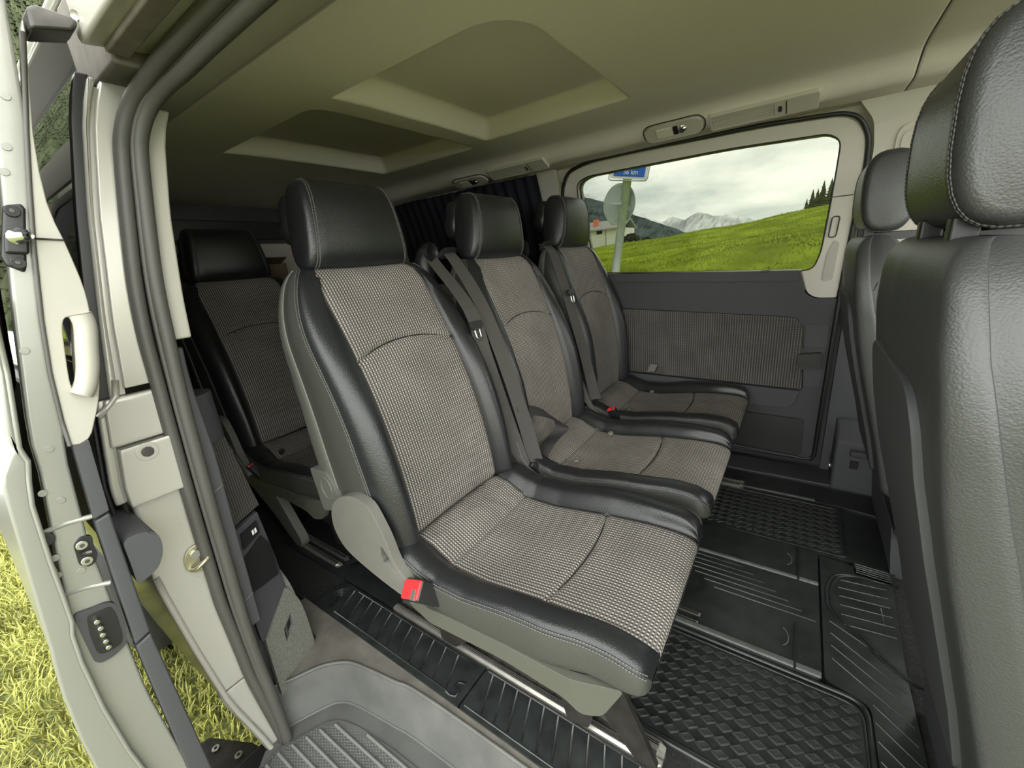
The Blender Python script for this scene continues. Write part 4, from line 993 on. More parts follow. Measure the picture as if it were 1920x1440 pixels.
plate('slot_hook', [(.47, .090), (.52, .094), (.55, .122), (.66, .132), (.67, .140), (.50, .128)], [], lambda u, z: cface(u, z) + Vector((-.004, 0, 0)), (-.010, 0, 0), 'trim_slate', cb_, bevel=.001)
plate('inner_flank', rpoly([(-1.02, .0), (-1.60, .0), (-1.60, .40), (-1.18, .33), (-1.03, .215), (-1.015, .14)], [.01, 0, 0, .04, .03, .03], 4), [], lambda a, b: (a, .372 - .06 * b, b), (0, -.02, 0), 'carpet', cb_, bevel=.006)
tp = plate('console_top', [(0, .142), (.05, .142), (.80, .215), (.80, .30), (.72, .44), (.0, .43)], [], lambda u, z: (cface(u, z).x - .006, .232 + (cface(u, .2).y - .232) * 1.0, z), (-.02, 0, 0), 'trim_slate', cb_, bevel=.004)
ty = plate('oddments_tray', rpoly([(.10, .275), (.74, .262), (.76, .345), (.62, .385), (.10, .36)], .02, 4), [], lambda u, z: (cface(u, z).x - .001, cface(u, .2).y, z), (-.006, 0, 0), 'black_plastic', tp, bevel=.002)
sw = plate('rocker_switch', rpoly([(.22, .385), (.62, .395), (.62, .425), (.26, .420)], .006, 3), [], lambda u, z: (cface(u, z).x + .002, cface(u, .2).y, z), (-.008, 0, 0), 'black_plastic', tp, bevel=.003)
for k in range(2):
    plate('switch_mark', [(.46 + k * .06, .402), (.50 + k * .06, .403), (.50 + k * .06, .414), (.46 + k * .06, .413)], [], lambda u, z: (cface(u, z).x + .0032, cface(u, .2).y, z), (-.001, 0, 0), 'sign_white', sw, bevel=0)
plate('ribbed_liner', rpoly([(.10, .44), (.82, .45), (.66, .64), (.05, .66)], .01, 2), [], lambda u, z: (cface(u, z).x - .012 - .05 * (z - .44), cface(u, .2).y - .02 * (z - .44), z), (-.02, 0, 0), 'liner_cloth', cb_, bevel=.004)
planar_uv(bpy.data.objects['ribbed_liner'], 1, 2)
rd = []
for k in range(13): a = PI * k / 12; rd.append((-1.075 + .042 * math.cos(a) * 1.2, .268 + .062 * math.sin(a)))
plate('belt_reel_cover', rd + [(-1.125, .22), (-1.025, .22)], [], lambda a, b: (a, b, .64), (0, 0, .11), 'trim_slate', cb_, bevel=.012, seg=3)
zz = [.225 + .04 * k for k in range(17)]
plate('pillar_liner', [(SI(z) + .004, z) for z in zz] + [(SI(z) + .030 - .012 * sst((z - .6) / .25), z) for z in reversed(zz)], [], lambda a, b: (XP + .002, a, b), (-.05, 0, 0), 'trim_slate', cb_, bevel=.004)
for z in (.295, .565): tube('liner_joint', [(XP + .0035, SI(z) + .004, z), (XP + .0035, SI(z) + .028, z + .010)], .0012, 'cover_plastic', cb_, 5)

# ------------------------------------------------------------------ open sliding door, seen on its front edge
XD = -.85
sd = thing('sliding_door', (XD - .5, .05, -.15), 'silver sliding door slid back beside the body, its front edge showing', 'sliding door')
def yz(*pp, x=XD): return [(at(px, py, 0, x).y, at(px, py, 0, x).z) for px, py in pp]
def dplate(name, poly, x, d, m, parent=sd, holes=(), bevel=.003, seg=2):
    return plate(name, poly, holes, lambda a, b: (x, a, b), (d, 0, 0), m, parent, bevel=bevel, seg=seg)
DO = lerp_tab([(-.25, -.005), (.0, -.024), (.238, -.031), (.375, -.035), (.506, -.009), (.62, .008), (.734, .026), (.79, .031), (.95, .063), (1.05, .085), (1.2, .118), (1.40, .165)])
DI = lerp_tab([(-.25, .085), (.093, .050), (.319, .040), (.476, .045), (.617, .050), (.766, .066), (.86, .092), (.96, .108), (1.05, .125), (1.18, .150), (1.40, .185)])
zz = [-.22 + .04 * k for k in range(41)]
zz = [z for z in zz if z <= 1.40]
# pressed steel face between outer skin and inner trim
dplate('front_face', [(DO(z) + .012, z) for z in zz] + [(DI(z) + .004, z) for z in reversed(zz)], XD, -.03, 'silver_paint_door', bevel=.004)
# outer skin lip: a folded flange following the outline, with steps
lip_o = yz((-40, 560), (-8, 700), (8, 815), (22, 838), (12, 860), (2, 890), (2, 910), (15, 960), (45, 1060), (75, 1160), (92, 1215), (96, 1235), (115, 1300), (150, 1385), (182, 1445), (230, 1530), (300, 1640))
lip_i = yz((-20, 560), (12, 700), (34, 838), (40, 848), (50, 862), (52, 900), (58, 945), (92, 1050), (118, 1120), (132, 1160), (133, 1185), (150, 1235), (190, 1320), (238, 1400), (300, 1480), (370, 1570))
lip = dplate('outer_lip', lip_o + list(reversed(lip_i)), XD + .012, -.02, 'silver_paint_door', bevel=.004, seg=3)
tube('lip_hem', [(XD + .010, a, b) for a, b in lip_i], .003, 'silver_paint_door', sd, 8)
# outer skin running back, inner trim skin with window opening
LO = lerp_tab(sorted([(b, a) for a, b in lip_o] + [(1.40, .12)]))
V = []; F = []
for i, x in enumerate((XD - .01, XD - .06, XD - 1.1)):
    for z in zz: V.append((x, LO(z) + .006, z))
n = len(zz)
for i in range(2):
    for j in range(n - 1): F.append((i * n + j, i * n + j + 1, (i + 1) * n + j + 1, (i + 1) * n + j))
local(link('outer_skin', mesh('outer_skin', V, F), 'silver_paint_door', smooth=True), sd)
plate('inner_skin', rpoly([(XD - .03, -.2), (XD - 1.1, -.2), (XD - 1.1, 1.38), (XD - .03, 1.38)], .03), [rpoly([(XD - .12, .84), (XD - 1.02, .84), (XD - 1.02, 1.27), (XD - .12, 1.27)], .06)], lambda a, b: (a, DI(b) - .01, b), (0, -.006, 0), 'trim_pale', sd, levels=ZL, bevel=.002)
plate('door_glass', rpoly([(XD - .11, .83), (XD - 1.03, .83), (XD - 1.03, 1.28), (XD - .11, 1.28)], .06), [], lambda a, b: (a, DI(b) - .03, b), (0, -.004, 0), 'privacy_glass', sd, levels=ZL, bevel=0)
# pale inner trim along the edge with the grab handle
tr = yz((48, 60), (62, 250), (88, 380), (118, 447), (150, 520), (166, 572), (177, 640), (186, 700), (185, 748), (176, 795), (166, 822), (133, 834), (118, 790), (96, 700), (80, 600), (66, 470), (58, 360), (52, 250), (40, 60), x=XD + .004)
hh = yz((122, 596), (138, 600), (141, 640), (144, 690), (147, 715), (137, 728), (130, 712), (122, 660), (117, 615), x=XD + .004)
tm = dplate('edge_trim', catmull(tr, 2, True), XD + .006, -.03, 'trim_pale', holes=[catmull(hh, 3, True)], bevel=.006, seg=3)
gh = [at(px, py, 0, XD + .012) for px, py in ((150, 588), (160, 610), (163, 650), (165, 690), (161, 722), (153, 740))]
local(link('grab_handle', tube_mesh('grab_handle', catmull([tuple(p) for p in gh], 5), .0125, 12), 'trim_pale', smooth=True), tm)
tube('trim_piping', [(XD + .006, a, b) for a, b in yz((44, 60), (50, 250), (56, 360), (64, 470), (78, 600), (94, 700), (116, 790), (131, 836), x=XD + .006)], .0028, 'rubber_seal', sd, 6)
tube('trim_joint', [(XD + .0075, a, b) for a, b in yz((64, 447), (119, 450), x=XD + .0075)], .0012, 'seal_black', sd, 5)
# striker wedge block with two bolts
pb = dplate('wedge_block', yz((5, 385), (40, 382), (48, 393), (50, 500), (47, 512), (12, 498), (2, 480)), XD + .004, -.012, 'black_plastic', bevel=.003)
for px, py in ((22, 396), (33, 493)):
    q = at(px, py, 0, XD + .004); c_ = disc('block_bolt', q, (1, .1, 0), .0075, .004, 'black_plastic', pb); disc('bolt_centre', q + Vector((.004, 0, 0)), (1, 0, 0), .0028, .0012, 'steel_dark', c_, 10)
dplate('block_step', yz((6, 440), (30, 425), (52, 432), (54, 478), (8, 476)), XD + .010, -.010, 'black_plastic', pb, bevel=.003)
q = at(28, 445, 0, XD + .010); tube('guide_pin', [q, q + Vector((.008, .004, 0)), q + Vector((.015, .008, 0)), q + Vector((.022, .011, 0))], [.009, .0075, .006, .004], 'chrome', pb, 12)
# lower dark edge strip with segments and the armrest nub
for a, b, c, d in (((135, 832), (166, 822), (205, 958), (176, 975)), ((177, 978), (206, 961), (282, 1182), (254, 1208)), ((255, 1212), (283, 1186), (425, 1500), (385, 1520))):
    dplate('edge_strip', yz(a, b, c, d, x=XD + .004), XD + .006, -.025, 'trim_slate', bevel=.003)
nub = yz((228, 1014), (262, 998), (290, 995), (302, 1010), (306, 1035), (298, 1062), (280, 1080), (258, 1096), (246, 1060), x=XD)
dplate('armrest_nub', rpoly(nub, .012, 4), XD + .002, -.14, 'trim_slate', bevel=.010, seg=3)
# latch plate, rubber plug, contact box and dimples
lp_ = dplate('latch_plate', rpoly(yz((137, 1022), (150, 1005), (172, 1003), (176, 1025), (183, 1035), (180, 1052), (166, 1062), (148, 1058)), .004, 3), XD + .003, -.008, 'black_plastic', bevel=.002)
for px, py in ((153, 1022), (163, 1051)):
    q = at(px, py, 0, XD + .003); c_ = disc('latch_bolt', q, (1, 0, 0), .0068, .003, 'bolt_steel', lp_); disc('bolt_socket', q + Vector((.003, 0, 0)), (1, 0, 0), .003, .0008, 'steel_dark', c_, 10)
tube('latch_bar', [at(150, 1040, 0, XD + .008), at(172, 1034, 0, XD + .008)], .003, 'steel_dark', lp_)
q = at(83, 1012, 0, XD + .001); pl_ = disc('rubber_plug', q, (1, 0, 0), .0105, .004, 'black_plastic', sd); disc('plug_centre', q + Vector((.004, 0, 0)), (1, 0, 0), .005, .001, 'seal_black', pl_)
hx = yz((136, 1150), (165, 1140), (200, 1126), (214, 1128), (226, 1150), (236, 1185), (235, 1205), (215, 1225), (190, 1240), (176, 1238), (160, 1205), (146, 1175))
dplate('contact_frame', rpoly(hx, .006, 3), XD + .006, -.010, 'trim_dark', bevel=.004)
hi = yz((160, 1152), (205, 1133), (216, 1150), (228, 1190), (225, 1205), (192, 1222), (180, 1220), (166, 1185))
cbx = dplate('contact_box', rpoly(hi, .006, 3), XD + .0075, -.006, 'seal_black', bevel=.002)
for px, py in ((180, 1163), (187, 1175), (191, 1187), (197, 1199), (202, 1210)):
    disc('contact_pin', at(px, py, 0, XD + .008), (1, 0, 0), .0036, .008, 'chrome', cbx, 12)
for px, py in ((92, 842), (80, 925), (114, 938), (104, 1046), (152, 1070), (108, 1079), (46, 658), (10, 180), (12, 275), (8, 322)):
    disc('weld_dimple', at(px, py, 0, XD), (1, 0, 0), .005, .0012, 'silver_paint_door', sd, 12, .0005)
for p, q_ in (((78, 1000), (172, 968)), ((110, 1118), (206, 1092))):
    tube('pressed_rib', [at(*p, 0, XD - .0028), at((p[0] + q_[0]) / 2, (p[1] + q_[1]) / 2 - 3, 0, XD - .0022), at(*q_, 0, XD - .0028)], .004, 'silver_paint_door', sd, 8)
# upper roller arm reaching to the roof channel
ua = [at(45, 20, 0, XD + .01), at(55, 58, 0, XD + .01), at(140, 52, 0, XD + .03), at(152, 40, 0, XD + .03), at(140, 26, 0, XD + .03), at(60, 12, 0, XD + .01)]
dplate('upper_roller_arm', [(p.y, p.z) for p in ua], XD + .02, -.05, 'steel_dark', bevel=.004)
tube('arm_link', [at(140, 28, 0, XD + .02), at(185, 45, 0, XD), at(240, 62, 0, XD)], .006, 'silver_paint', sd)
# lower roller arm bracket to the sill
la = [at(px, py, 2, -.24) for px, py in ((372, 1400), (395, 1385), (475, 1395), (520, 1420), (560, 1440), (480, 1460), (400, 1470), (360, 1440))]
lb = plate('lower_roller_arm', [(p.x, p.y) for p in la], [], lambda a, b: (a, b, -.245), (0, 0, .012), 'steel_dark', sd, bevel=.003)
for px, py in ((405, 1404), (448, 1416)):
    q = at(px, py, 2, -.232); c_ = disc('arm_bolt', q, (0, 0, 1), .0095, .004, 'bolt_steel', lb); disc('bolt_socket', q + Vector((0, 0, .004)), (0, 0, 1), .004, .001, 'steel_dark', c_, 10)

# ------------------------------------------------------------------ headliner fittings
def headpt(px, py):
    z = 1.36
    for _ in range(10):
        p = at(px, py, 2, z); z = .5 * z + .5 * head_z(min(max(p.y, .45), 1.872))
    return p
def fitting_frame(c):
    y = c.y; s = (head_z(y + .01) - head_z(y - .01)) / .02
    t = Vector((0, 1, s)).normalized(); n = Vector((1, 0, 0)).cross(t); n = n if n.z < 0 else -n
    return t, n
def reading_lamp(px, py, label, k=1.0):
    c = headpt(px, py); t, n = fitting_frame(c)
    r = thing('reading_lamp', c, label, 'lamp', 'reading lamps over the far windows')
    f = lambda a, b, h: c + Vector((1, 0, 0)) * a + t * b + n * h
    o = plate('lamp_housing', rpoly([(-.098, -.036), (.098, -.036), (.098, .036), (-.098, .036)], .036, 6), [], lambda a, b: f(a, b, -.010), tuple(n * .024), 'trim_beige', r, bevel=.008, seg=3)
    tube('housing_groove', [f(a, b, .006) for a, b in rpoly([(-.104, -.040), (.104, -.040), (.104, .040), (-.104, .040)], .040, 6)], .002, 'trim_dark', r, 6, True)
    l = plate('lamp_lens', rpoly([(-.055, -.022), (.0, -.022), (.0, .014), (-.055, .014)], .006, 4), [], lambda a, b: f(a, b, .010), tuple(n * .008), 'lamp_lens', r, bevel=.003, seg=3)
    plate('lamp_switch', rpoly([(.002, -.022), (.018, -.022), (.018, .014), (.002, .014)], .004, 3), [], lambda a, b: f(a, b, .010), tuple(n * .007), 'black_plastic', r, bevel=.002)
    link_ = tube('spot_bulb', [f(.035, -.002, .012), f(.036, -.002, .014), f(.037, -.002, .016), f(.037, -.002, .018)], [.016, .016, .012, .004], 'chrome', r, 14)
    return r
reading_lamp(1263, 240, 'oval reading lamp over the far sliding door window')
reading_lamp(883, 338, 'oval reading lamp further back over the dark quarter window')
def air_vent(px, py, label):
    c = headpt(px, py); t, n = fitting_frame(c)
    r = thing('air_vent', c, label, 'air vent', 'roof air vents over the far windows')
    f = lambda a, b, h: c + Vector((1, 0, 0)) * a + t * b + n * h
    plate('vent_frame', rpoly([(-.15, -.034), (.15, -.034), (.15, .034), (-.15, .034)], .006, 3), [rpoly([(-.142, -.027), (.035, -.027), (.035, .027), (-.142, .027)], .004, 3)], lambda a, b: f(a, b, -.006), tuple(n * .016), 'trim_beige', r, bevel=.003)
    plate('vent_back', [(-.142, -.027), (.035, -.027), (.035, .027), (-.142, .027)], [], lambda a, b: f(a, b, .0), tuple(n * .002), 'trim_dark', r, bevel=0)
    for k in range(6):
        b = -.0225 + k * .009
        plate('slat', [(-.141, b - .0026), (.034, b - .0026), (.034, b + .0026), (-.141, b + .0026)], [], lambda a, b: f(a, b, .002), tuple(n * .007), 'trim_beige', r, bevel=0)
    plate('thumb_wheel', rpoly([(.046, -.012), (.056, -.012), (.056, .012), (.046, .012)], .003, 2), [], lambda a, b: f(a, b, .006), tuple(n * .006), 'trim_dark', r, bevel=.001)
    plate('vent_line', [(.066, -.027), (.069, -.027), (.069, .027), (.066, .027)], [], lambda a, b: f(a, b, .0098), tuple(n * .001), 'trim_dark', r, bevel=0)
    return r
air_vent(1428, 207, 'slatted roof air vent above the far door window')
air_vent(970, 316, 'slatted roof air vent further back between lamp and window')

# dark curtain behind the quarter window
V = []; F = []; nx = 120
for i in range(nx + 1):
    x = -2.14 + 1.06 * i / nx
    for z in (.86, .98, 1.10, 1.22, 1.35): V.append((x, YW(z) - .020 - .010 * math.sin(i * .9) * (1 - (z - .86) * .6), z))
for i in range(nx):
    for j in range(4): F.append((i * 5 + j, i * 5 + j + 1, (i + 1) * 5 + j + 1, (i + 1) * 5 + j))
cu = link('curtain', mesh('curtain', V, F), 'curtain_cloth', smooth=True); cu.modifiers.new('s', 'SOLIDIFY').thickness = .002
tag(cu, 'dark navy curtain drawn over the rear quarter window', 'curtain')
# brown carton glimpsed behind the rear seat
bxs = thing('cardboard_box', (-2.45, .9, .62), 'brown carton standing behind the dark rear seat', 'box')
box('carton_body', (-2.56, .50, .0), (-2.36, 1.25, 1.06), 'cardboard', bxs, .004)
plate('carton_flap', [(-2.36, .55), (-2.25, .58), (-2.25, 1.20), (-2.36, 1.22)], [], lambda a, b: (a, b, 1.055 + (a + 2.36) * .25), (0, 0, .004), 'cardboard', bxs, bevel=0)

# ------------------------------------------------------------------ outside
# ground on the doorway side
def gz(x, y): return -.60 + .03 * math.sin(x * 1.3 + y) + .02 * math.sin(y * 2.1) - .012 * max(0, -x - 2)
V = []; F = []; NX, NY = 60, 40
for i in range(NX + 1):
    for j in range(NY + 1):
        x = -30 + 45 * i / NX; y = -14 + 20 * j / NY; V.append((x, y, gz(x, y)))
for i in range(NX):
    for j in range(NY): a = i * (NY + 1) + j; F.append((a, a + NY + 1, a + NY + 2, a + 1))
gr = link('ground', mesh('ground', V, F), 'grass_soil', smooth=True); tag(gr, 'grassy ground the van stands on', kind='structure')
def blades(name, n, xr, yr, h0, h1, wd, zf, m, label):
    V = []; F = []
    for _ in range(n):
        x = random.uniform(*xr); y = random.uniform(*yr); z = zf(x, y); a = random.uniform(0, 2 * PI); h = random.uniform(h0, h1); l = random.uniform(.2, 1.0) * h
        dx, dy = math.cos(a), math.sin(a); b = len(V); w_ = wd * random.uniform(.6, 1.3)
        V += [(x - dy * w_, y + dx * w_, z - .01), (x + dy * w_, y - dx * w_, z - .01), (x + dx * l * .4 + dy * w_ * .7, y + dy * l * .4 - dx * w_ * .7, z + h * .6), (x + dx * l * .4 - dy * w_ * .7, y + dy * l * .4 + dx * w_ * .7, z + h * .6), (x + dx * l, y + dy * l, z + h * .85)]
        F += [(b, b + 1, b + 2, b + 3), (b + 3, b + 2, b + 4)]
    o = link(name, mesh(name, V, F), m); tag(o, label, 'grass', kind='stuff'); return o
blades('grass', 52000, (-5.2, -.9), (-1.3, .5), .03, .09, .0035, gz, 'grass_blade', 'bright green grass blades beside the open door')

# meadow slope beyond the far side
CREST = lerp_tab([(-70, 1.0), (-22, 1.45), (-14, 1.75), (-5, 2.4), (1, 3.15), (6, 3.8), (40, 7.5)])
def mz(x, y):
    t = sst((y - 3.5) / 44)
    crest = CREST(x)
    z = -.60 + (crest + .60) * t
    z += .75 * math.exp(-((x - .5) / 5.5) ** 2 - ((y - 17) / 5.5) ** 2)         # mound in front of the window
    z += .06 * math.sin(x * .9 + y * .5) + .05 * math.sin(y * 1.3 - x * .4) + .03 * math.sin(x * 2.7) * math.sin(y * 2.3)
    if y > 47: z -= (y - 47) * .03
    return z
V = []; F = []; NX, NY = 170, 130
for i in range(NX + 1):
    for j in range(NY + 1):
        x = -70 + 150 * i / NX; y = 3.5 + 66 * (j / NY) ** 1.4; V.append((x, y, mz(x, y)))
for i in range(NX):
    for j in range(NY): a = i * (NY + 1) + j; F.append((a, a + NY + 1, a + NY + 2, a + 1))
me_ = link('meadow', mesh('meadow', V, F), 'meadow', smooth=True); tag(me_, 'green meadow slope outside the far window', kind='structure')
V = []; F = []
for _ in range(60000):
    y = 5 + 42 * random.random() ** 1.3; x = random.uniform(-.42, .42) * (y + 4) + .02 * y; z = mz(x, y); h = random.uniform(.03, .085); s = random.uniform(.012, .04)
    a = random.uniform(0, PI); dx, dy = math.cos(a) * s, math.sin(a) * s; b = len(V)
    V += [(x - dx, y - dy, z - .02), (x + dx, y + dy, z - .02), (x + dx * .3 + random.uniform(-.05, .05), y, z + h)]; F.append((b, b + 1, b + 2))
tf = link('meadow_grass', mesh('meadow_grass', V, F), 'meadow_tuft'); tag(tf, 'tufts of grass over the meadow slope', 'grass', kind='stuff')

# road sign (it leans with the slope)
YS = 7.0
rs = thing('road_sign', (-2.75, YS, -.4), 'galvanised road sign post with blue 36 km board and a round sign seen from behind', 'road sign')
pa = at(1150, 540, 1, YS); pt = at(1181, 300, 1, YS); axv = (pt - pa).normalized(); p_bot = pa - axv * 1.0; p_top = pt + axv * .35
tube('post', [p_bot, p_top], .068, 'galvanised', rs, 20)
sx = Vector((axv.z, 0, -axv.x)).normalized()      # board's sideways direction
dc = at(1161, 383, 1, YS + .10); R_ = .265
dsk = plate('round_sign', [(R_ * math.cos(2 * PI * k / 48), R_ * math.sin(2 * PI * k / 48)) for k in range(48)], [], lambda a, b: dc + sx * a * .95 + axv * b * 1.12, (0, .006, 0), 'sign_back', rs, bevel=.001)
tube('sign_rim', [dc + sx * .95 * (R_ + .012) * math.cos(2 * PI * k / 48) + axv * 1.12 * (R_ + .012) * math.sin(2 * PI * k / 48) for k in range(48)], .011, 'galvanised', dsk, 8, True)
cl = plate('clamp', [(-.11, -.018), (.11, -.018), (.11, .018), (-.11, .018)], [], lambda a, b: dc + Vector((0, -.185, 0)) + sx * a + axv * b, (0, .09, 0), 'galvanised', rs, bevel=.006)
lbq = at(1177, 391, 1, YS + .09); plate('sticker', [(-.03, -.035), (.03, -.035), (.03, .035), (-.03, .035)], [], lambda a, b: lbq + sx * a + axv * b, (0, .004, 0), 'sign_white', dsk, bevel=0)
bl = at(1143, 334, 1, YS - .10); br = at(1211, 337, 1, YS - .10); bx_ = (br - bl).normalized(); bu = Vector((-bx_.z, 0, bx_.x)); W_ = (br - bl).length
bd = plate('board', rpoly([(0, 0), (W_, 0), (W_, .50), (0, .50)], .03, 4), [], lambda a, b: bl + bx_ * a + bu * b, (0, .02, 0), 'sign_white', rs, bevel=.003)
plate('blue_field', rpoly([(.10 * W_, .032), (W_ - .035, .032), (W_ - .035, .46), (.10 * W_, .46)], .01, 3), [], lambda a, b: bl + bx_ * a + bu * b + Vector((0, -.004, 0)), (0, .004, 0), 'sign_blue', bd, bevel=0)
tube('board_frame', [bl + bx_ * a + bu * b for a, b in rpoly([(-.015, -.03), (W_ + .02, -.015), (W_ + .02, .52), (-.015, .52)], .05, 4)], .010, 'galvanised', bd, 8, True)
fc = bpy.data.curves.new('lettering', 'FONT'); fc.body = '36 km'; fc.size = .108; fc.extrude = .0015; fc.align_x = 'LEFT'
to = bpy.data.objects.new('lettering_tmp', fc); COL.objects.link(to); dg_ = bpy.context.evaluated_depsgraph_get(); tme = bpy.data.meshes.new_from_object(to.evaluated_get(dg_)); bpy.data.objects.remove(to)
tb = bl + bx_ * (.36 * W_) + bu * .062 + Vector((0, -.0055, 0))
for v in tme.vertices:
    c = v.co.copy(); v.co = tb + bx_ * c.x * .88 + bu * c.y + Vector((0, -c.z, 0))
lt = link('lettering', tme, 'sign_white'); local(lt, bd)

# house far behind on the left of the post
HY = 62.
h0 = at(1112, 452, 1, HY); h1 = at(1166, 446, 1, HY); zt = at(1130, 431, 1, HY).z
hs = thing('house', (h0.x, HY, h0.z), 'white house with grey roof behind the sign post', 'house')
zb_ = min(h0.z, h1.z) - 1.2; xa, xb = h0.x - 3.0, h1.x + .2
box('wall', (xa, HY, zb_), (xb, HY + 5, zt), 'house_white', hs, 0)
rf = plate('roof', [(HY - .5, zt - .1), (HY + 2.5, zt + 1.2), (HY + 5.5, zt - .1), (HY + 5.5, zt + .1), (HY + 2.5, zt + 1.4), (HY - .5, zt + .12)], [], lambda a, b: (xa - .4, a, b), (xb - xa + .6, 0, 0), 'roof_tile', hs, bevel=0)
for px in (1113, 1147):
    q = at(px, 424, 1, HY); box('chimney', (q.x - .32, HY + .6, zt + .2), (q.x + .32, HY + 1.3, zt + 1.6), 'roof_red', rf, 0)
q = at(1124, 436, 1, HY); wnd = box('window', (q.x - .45, HY - .05, q.z - .25), (q.x + .45, HY + .05, q.z + .25), 'black_plastic', hs, 0)
q = at(1136, 441, 1, HY); box('downpipe', (q.x - .06, HY - .1, zb_), (q.x + .06, HY, zt), 'roof_tile', hs, 0)
# bushes by the house and trees on the right ridge
def blob(name, c, rx, rz, m, parent=None, n=240, leaf=.12):
    V = []; F = []
    for _ in range(n):
        u = random.uniform(-1, 1); a = random.uniform(0, 2 * PI); r = random.uniform(.75, 1.05); s = math.sqrt(1 - u * u)
        p = Vector(c) + Vector((rx * r * s * math.cos(a), rx * r * s * math.sin(a), rz * r * u)); b = len(V)
        d1 = Vector((random.uniform(-1, 1), random.uniform(-1, 1), random.uniform(-1, 1))).normalized() * leaf * random.uniform(.7, 1.4); d2 = d1.cross(Vector((random.uniform(-1, 1), random.uniform(-1, 1), random.uniform(-1, 1)))).normalized() * leaf
        V += [p - d1, p + d2, p + d1, p - d2]; F.append((b, b + 1, b + 2, b + 3))
    return mesh(name, V, F)
def bush(px, py, Y, rx, rz, label):
    c = at(px, py, 1, Y); c.z = mz(c.x, c.y) + rz * .6; r = thing('bush', (c.x, c.y, c.z - rz), label, 'bush', 'shrubs on the far meadow')
    local(link('foliage', blob('foliage', c, rx, rz, 'near_forest', n=420, leaf=rx * .14), 'near_forest'), r)
    tube('stem', [(c.x, c.y, c.z - rz * 1.4), (c.x, c.y, c.z)], rx * .08, 'steel_dark', r)
bush(1183, 439, 46, .85, .6, 'small round green bush right of the sign post')
bush(1212, 441, 46.5, .5, .3, 'low bush on the meadow edge further right of the post')
def conifer(px, py, Y, h, label):
    c = at(px, py, 1, Y); c.z = mz(c.x, c.y) - .15; r = thing('conifer', c, label, 'tree', 'trees on the ridge')
    V = []; F = []
    for k in range(9):
        zz_ = c.z + h * (.12 + .09 * k); rr = h * .24 * (1 - k / 9.6); b = len(V); m = 12
        V.append((c.x, c.y, zz_ + h * .17))
        for j in range(m): a = 2 * PI * j / m + k; q_ = rr * random.uniform(.7, 1.15); V.append((c.x + q_ * math.cos(a), c.y + q_ * math.sin(a), zz_ - h * .02 * random.random()))
        F += [(b, b + 1 + j, b + 1 + (j + 1) % m) for j in range(m)]
    local(link('needles', mesh('needles', V, F), 'near_forest'), r)
    tube('trunk', [(c.x, c.y, c.z - .8), (c.x, c.y, c.z + h * .8)], [h * .025, h * .008], 'steel_dark', r)
for px, py, Y, h, lab in ((1511, 394, 47, 1.3, 'leftmost small conifer on the right-hand ridge'), (1521, 391, 45, 1.7, 'second conifer from the left on the ridge'), (1530, 390, 48, 2.0, 'third conifer on the right-hand ridge'), (1540, 389, 45.0, 2.2, 'fourth conifer on the ridge near the window edge'), (1554, 388, 49.5, 2.6, 'tallest conifer on the ridge at the window edge')):
    conifer(px, py, Y, h, lab)

# distant ridges: profile lines extruded into sloping terrain
def ridge(name, prof, Y, depth, base, m, label, rough, n=160, seed=1):
    random.seed(seed)
    P = [at(px, py, 1, Y) for px, py in prof]; X0, X1 = P[0].x, P[-1].x
    f = lerp_tab([(p.x, p.z) for p in P]); V = []; F = []; M = 14
    hs_ = [0.0] * (n + 1); 
    for o in range(5):
        k = 2 ** o; ph = random.uniform(0, 6); 
        for i in range(n + 1): hs_[i] += math.sin(i / n * 14 * k + ph) / k * rough
    for i in range(n + 1):
        x = X0 + (X1 - X0) * i / n
        for j in range(M + 1):
            t = j / M; z = base + (f(x) + hs_[i] - base) * (1 - t) ** 1.15 + rough * 1.2 * math.sin(i * 1.7 + j * 2.3) * math.sin(j * 1.1 + i * .37) * (0 < j < M)
            V.append((x, Y - depth * t, z))
    for i in range(n):
        for j in range(M): a = i * (M + 1) + j; F.append((a, a + 1, a + M + 2, a + M + 1))
    o = link(name, mesh(name, V, F), m, smooth=False); tag(o, label, kind='structure'); return o
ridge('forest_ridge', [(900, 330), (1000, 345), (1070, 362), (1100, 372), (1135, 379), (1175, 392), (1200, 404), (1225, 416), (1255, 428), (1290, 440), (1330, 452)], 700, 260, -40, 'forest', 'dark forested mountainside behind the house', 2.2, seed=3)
ridge('snow_mountains', [(1000, 330), (1090, 350), (1110, 362), (1150, 385), (1180, 400), (1195, 394), (1215, 401), (1240, 410), (1262, 402), (1285, 408), (1310, 398), (1335, 404), (1360, 402), (1385, 412), (1420, 422), (1480, 428), (1600, 425)], 4200, 1500, -200, 'snow_rock', 'pale snow covered mountain range on the horizon', 26, n=260, seed=5)
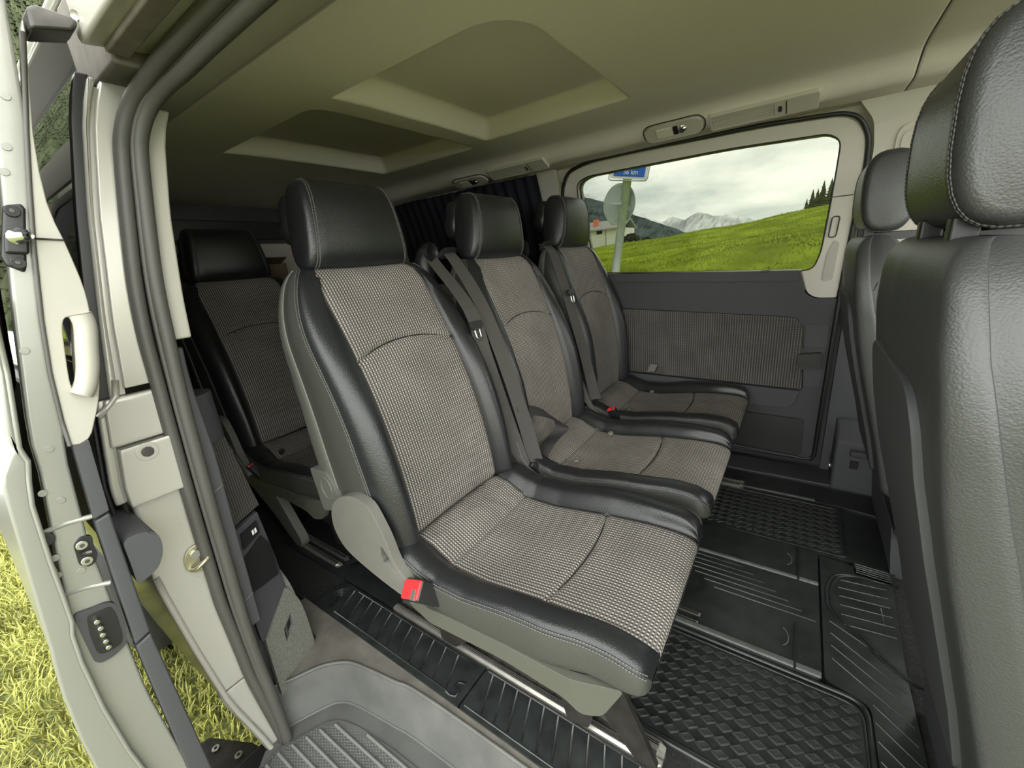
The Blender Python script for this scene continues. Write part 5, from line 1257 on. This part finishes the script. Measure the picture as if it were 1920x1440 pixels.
# steep wooded valley side on the doorway side (seen above the open door and mirrored in the quarter glass)
V = []; F = []
for i in range(61):
    for j in range(31):
        a = math.radians(95 + 115 * i / 60); d0 = 180 + 450 * j / 30
        V.append((d0 * math.cos(a), d0 * math.sin(a) * 1.0, -12 + 300 * (j / 30) ** 1.2 + 9 * math.sin(i * 1.3) * (j / 30)))
for i in range(60):
    for j in range(30): a = i * 31 + j; F.append((a, a + 1, a + 32, a + 31))
hb_ = link('wooded_slope', mesh('wooded_slope', [(x, -y if False else y - 0, z) for x, y, z in V], F), 'near_forest', smooth=True)
hb_.rotation_euler = (0, 0, math.radians(30)); tag(hb_, 'steep wooded slope beyond the open door', kind='structure')
V = []; F = []
for _ in range(15000):
    a = math.radians(95 + 115 * random.random()) + math.radians(30); t = random.random() ** .7; d0 = 180 + 450 * t; x, y = d0 * math.cos(a), d0 * math.sin(a); z = -12 + 300 * t ** 1.2
    h = random.uniform(8, 17); r0 = h * .2; b = len(V)
    for k in range(3):
        zz_ = z + h * (.1 + .27 * k); rr = r0 * (1 - k * .28); bb = len(V); V.append((x, y, zz_ + h * .42))
        for q_ in range(6): V.append((x + rr * math.cos(q_ * PI / 3 + k), y + rr * math.sin(q_ * PI / 3 + k), zz_))
        F += [(bb, bb + 1 + q_, bb + 1 + (q_ + 1) % 6) for q_ in range(6)]
tag(link('forest', mesh('forest', V, F), 'near_forest'), 'conifer forest covering the slope beyond the open door', 'forest', kind='stuff')

# white car parked on the grass beyond the open door
pc = thing('parked_car', (-6.2, -1.2, -.6), 'white parked car glimpsed behind the open sliding door', 'car')
cs = rpoly([(-4.35, -.30), (-4.30, .05), (-4.55, .30), (-5.3, .42), (-5.9, .85), (-7.4, .86), (-8.2, .35), (-8.4, -.30)], [.08, .15, .2, .2, .3, .3, .3, .1], 5)
plate('car_body', cs, [], lambda a, b: (a, -1.95, b), (0, 1.80, 0), 'car_white', pc, bevel=.10, seg=4)
box('bumper', (-4.42, -1.9, -.42), (-4.24, -.17, -.24), 'black_plastic', pc, .03)
plate('side_window', rpoly([(-5.45, .44), (-5.95, .76), (-7.3, .77), (-7.8, .44)], .05, 3), [], lambda a, b: (a, -.158, b), (0, .014, 0), 'dark_glass', pc, bevel=.004)
for x in (-5.05, -7.65):
    tb_ = link('wheel', tube_mesh('wheel', [(x + .24 * math.cos(2 * PI * k / 32), -.26, -.30 + .24 * math.sin(2 * PI * k / 32)) for k in range(32)], .085, 10, True), 'tyre', smooth=True); local(tb_, pc); disc('hub', (x, -.30, -.30), (0, 1, 0), .17, .07, 'bolt_steel', tb_)
# the van's own rear wheel in the gap under the door
wv = thing('wheel', (-2.35, .22, -.6), 'rear wheel of the van below the slid-back door', 'wheel')
tb_ = link('tyre', tube_mesh('tyre', [(-2.35 + .24 * math.cos(2 * PI * k / 36), .22, -.27 + .24 * math.sin(2 * PI * k / 36)) for k in range(36)], .092, 12, True), 'tyre', smooth=True); local(tb_, wv)
rm = disc('rim', (-2.35, .22, -.27), (0, -1, 0), .175, .06, 'bolt_steel', wv, 28, .008); disc('hub_cap', (-2.35, .16, -.27), (0, -1, 0), .05, .012, 'steel_dark', rm)
for k in range(5):
    a = 2 * PI * k / 5; disc('spoke_hole', (-2.35 + .11 * math.cos(a), .162, -.27 + .11 * math.sin(a)), (0, -1, 0), .03, .003, 'seal_black', rm, 14, 0)
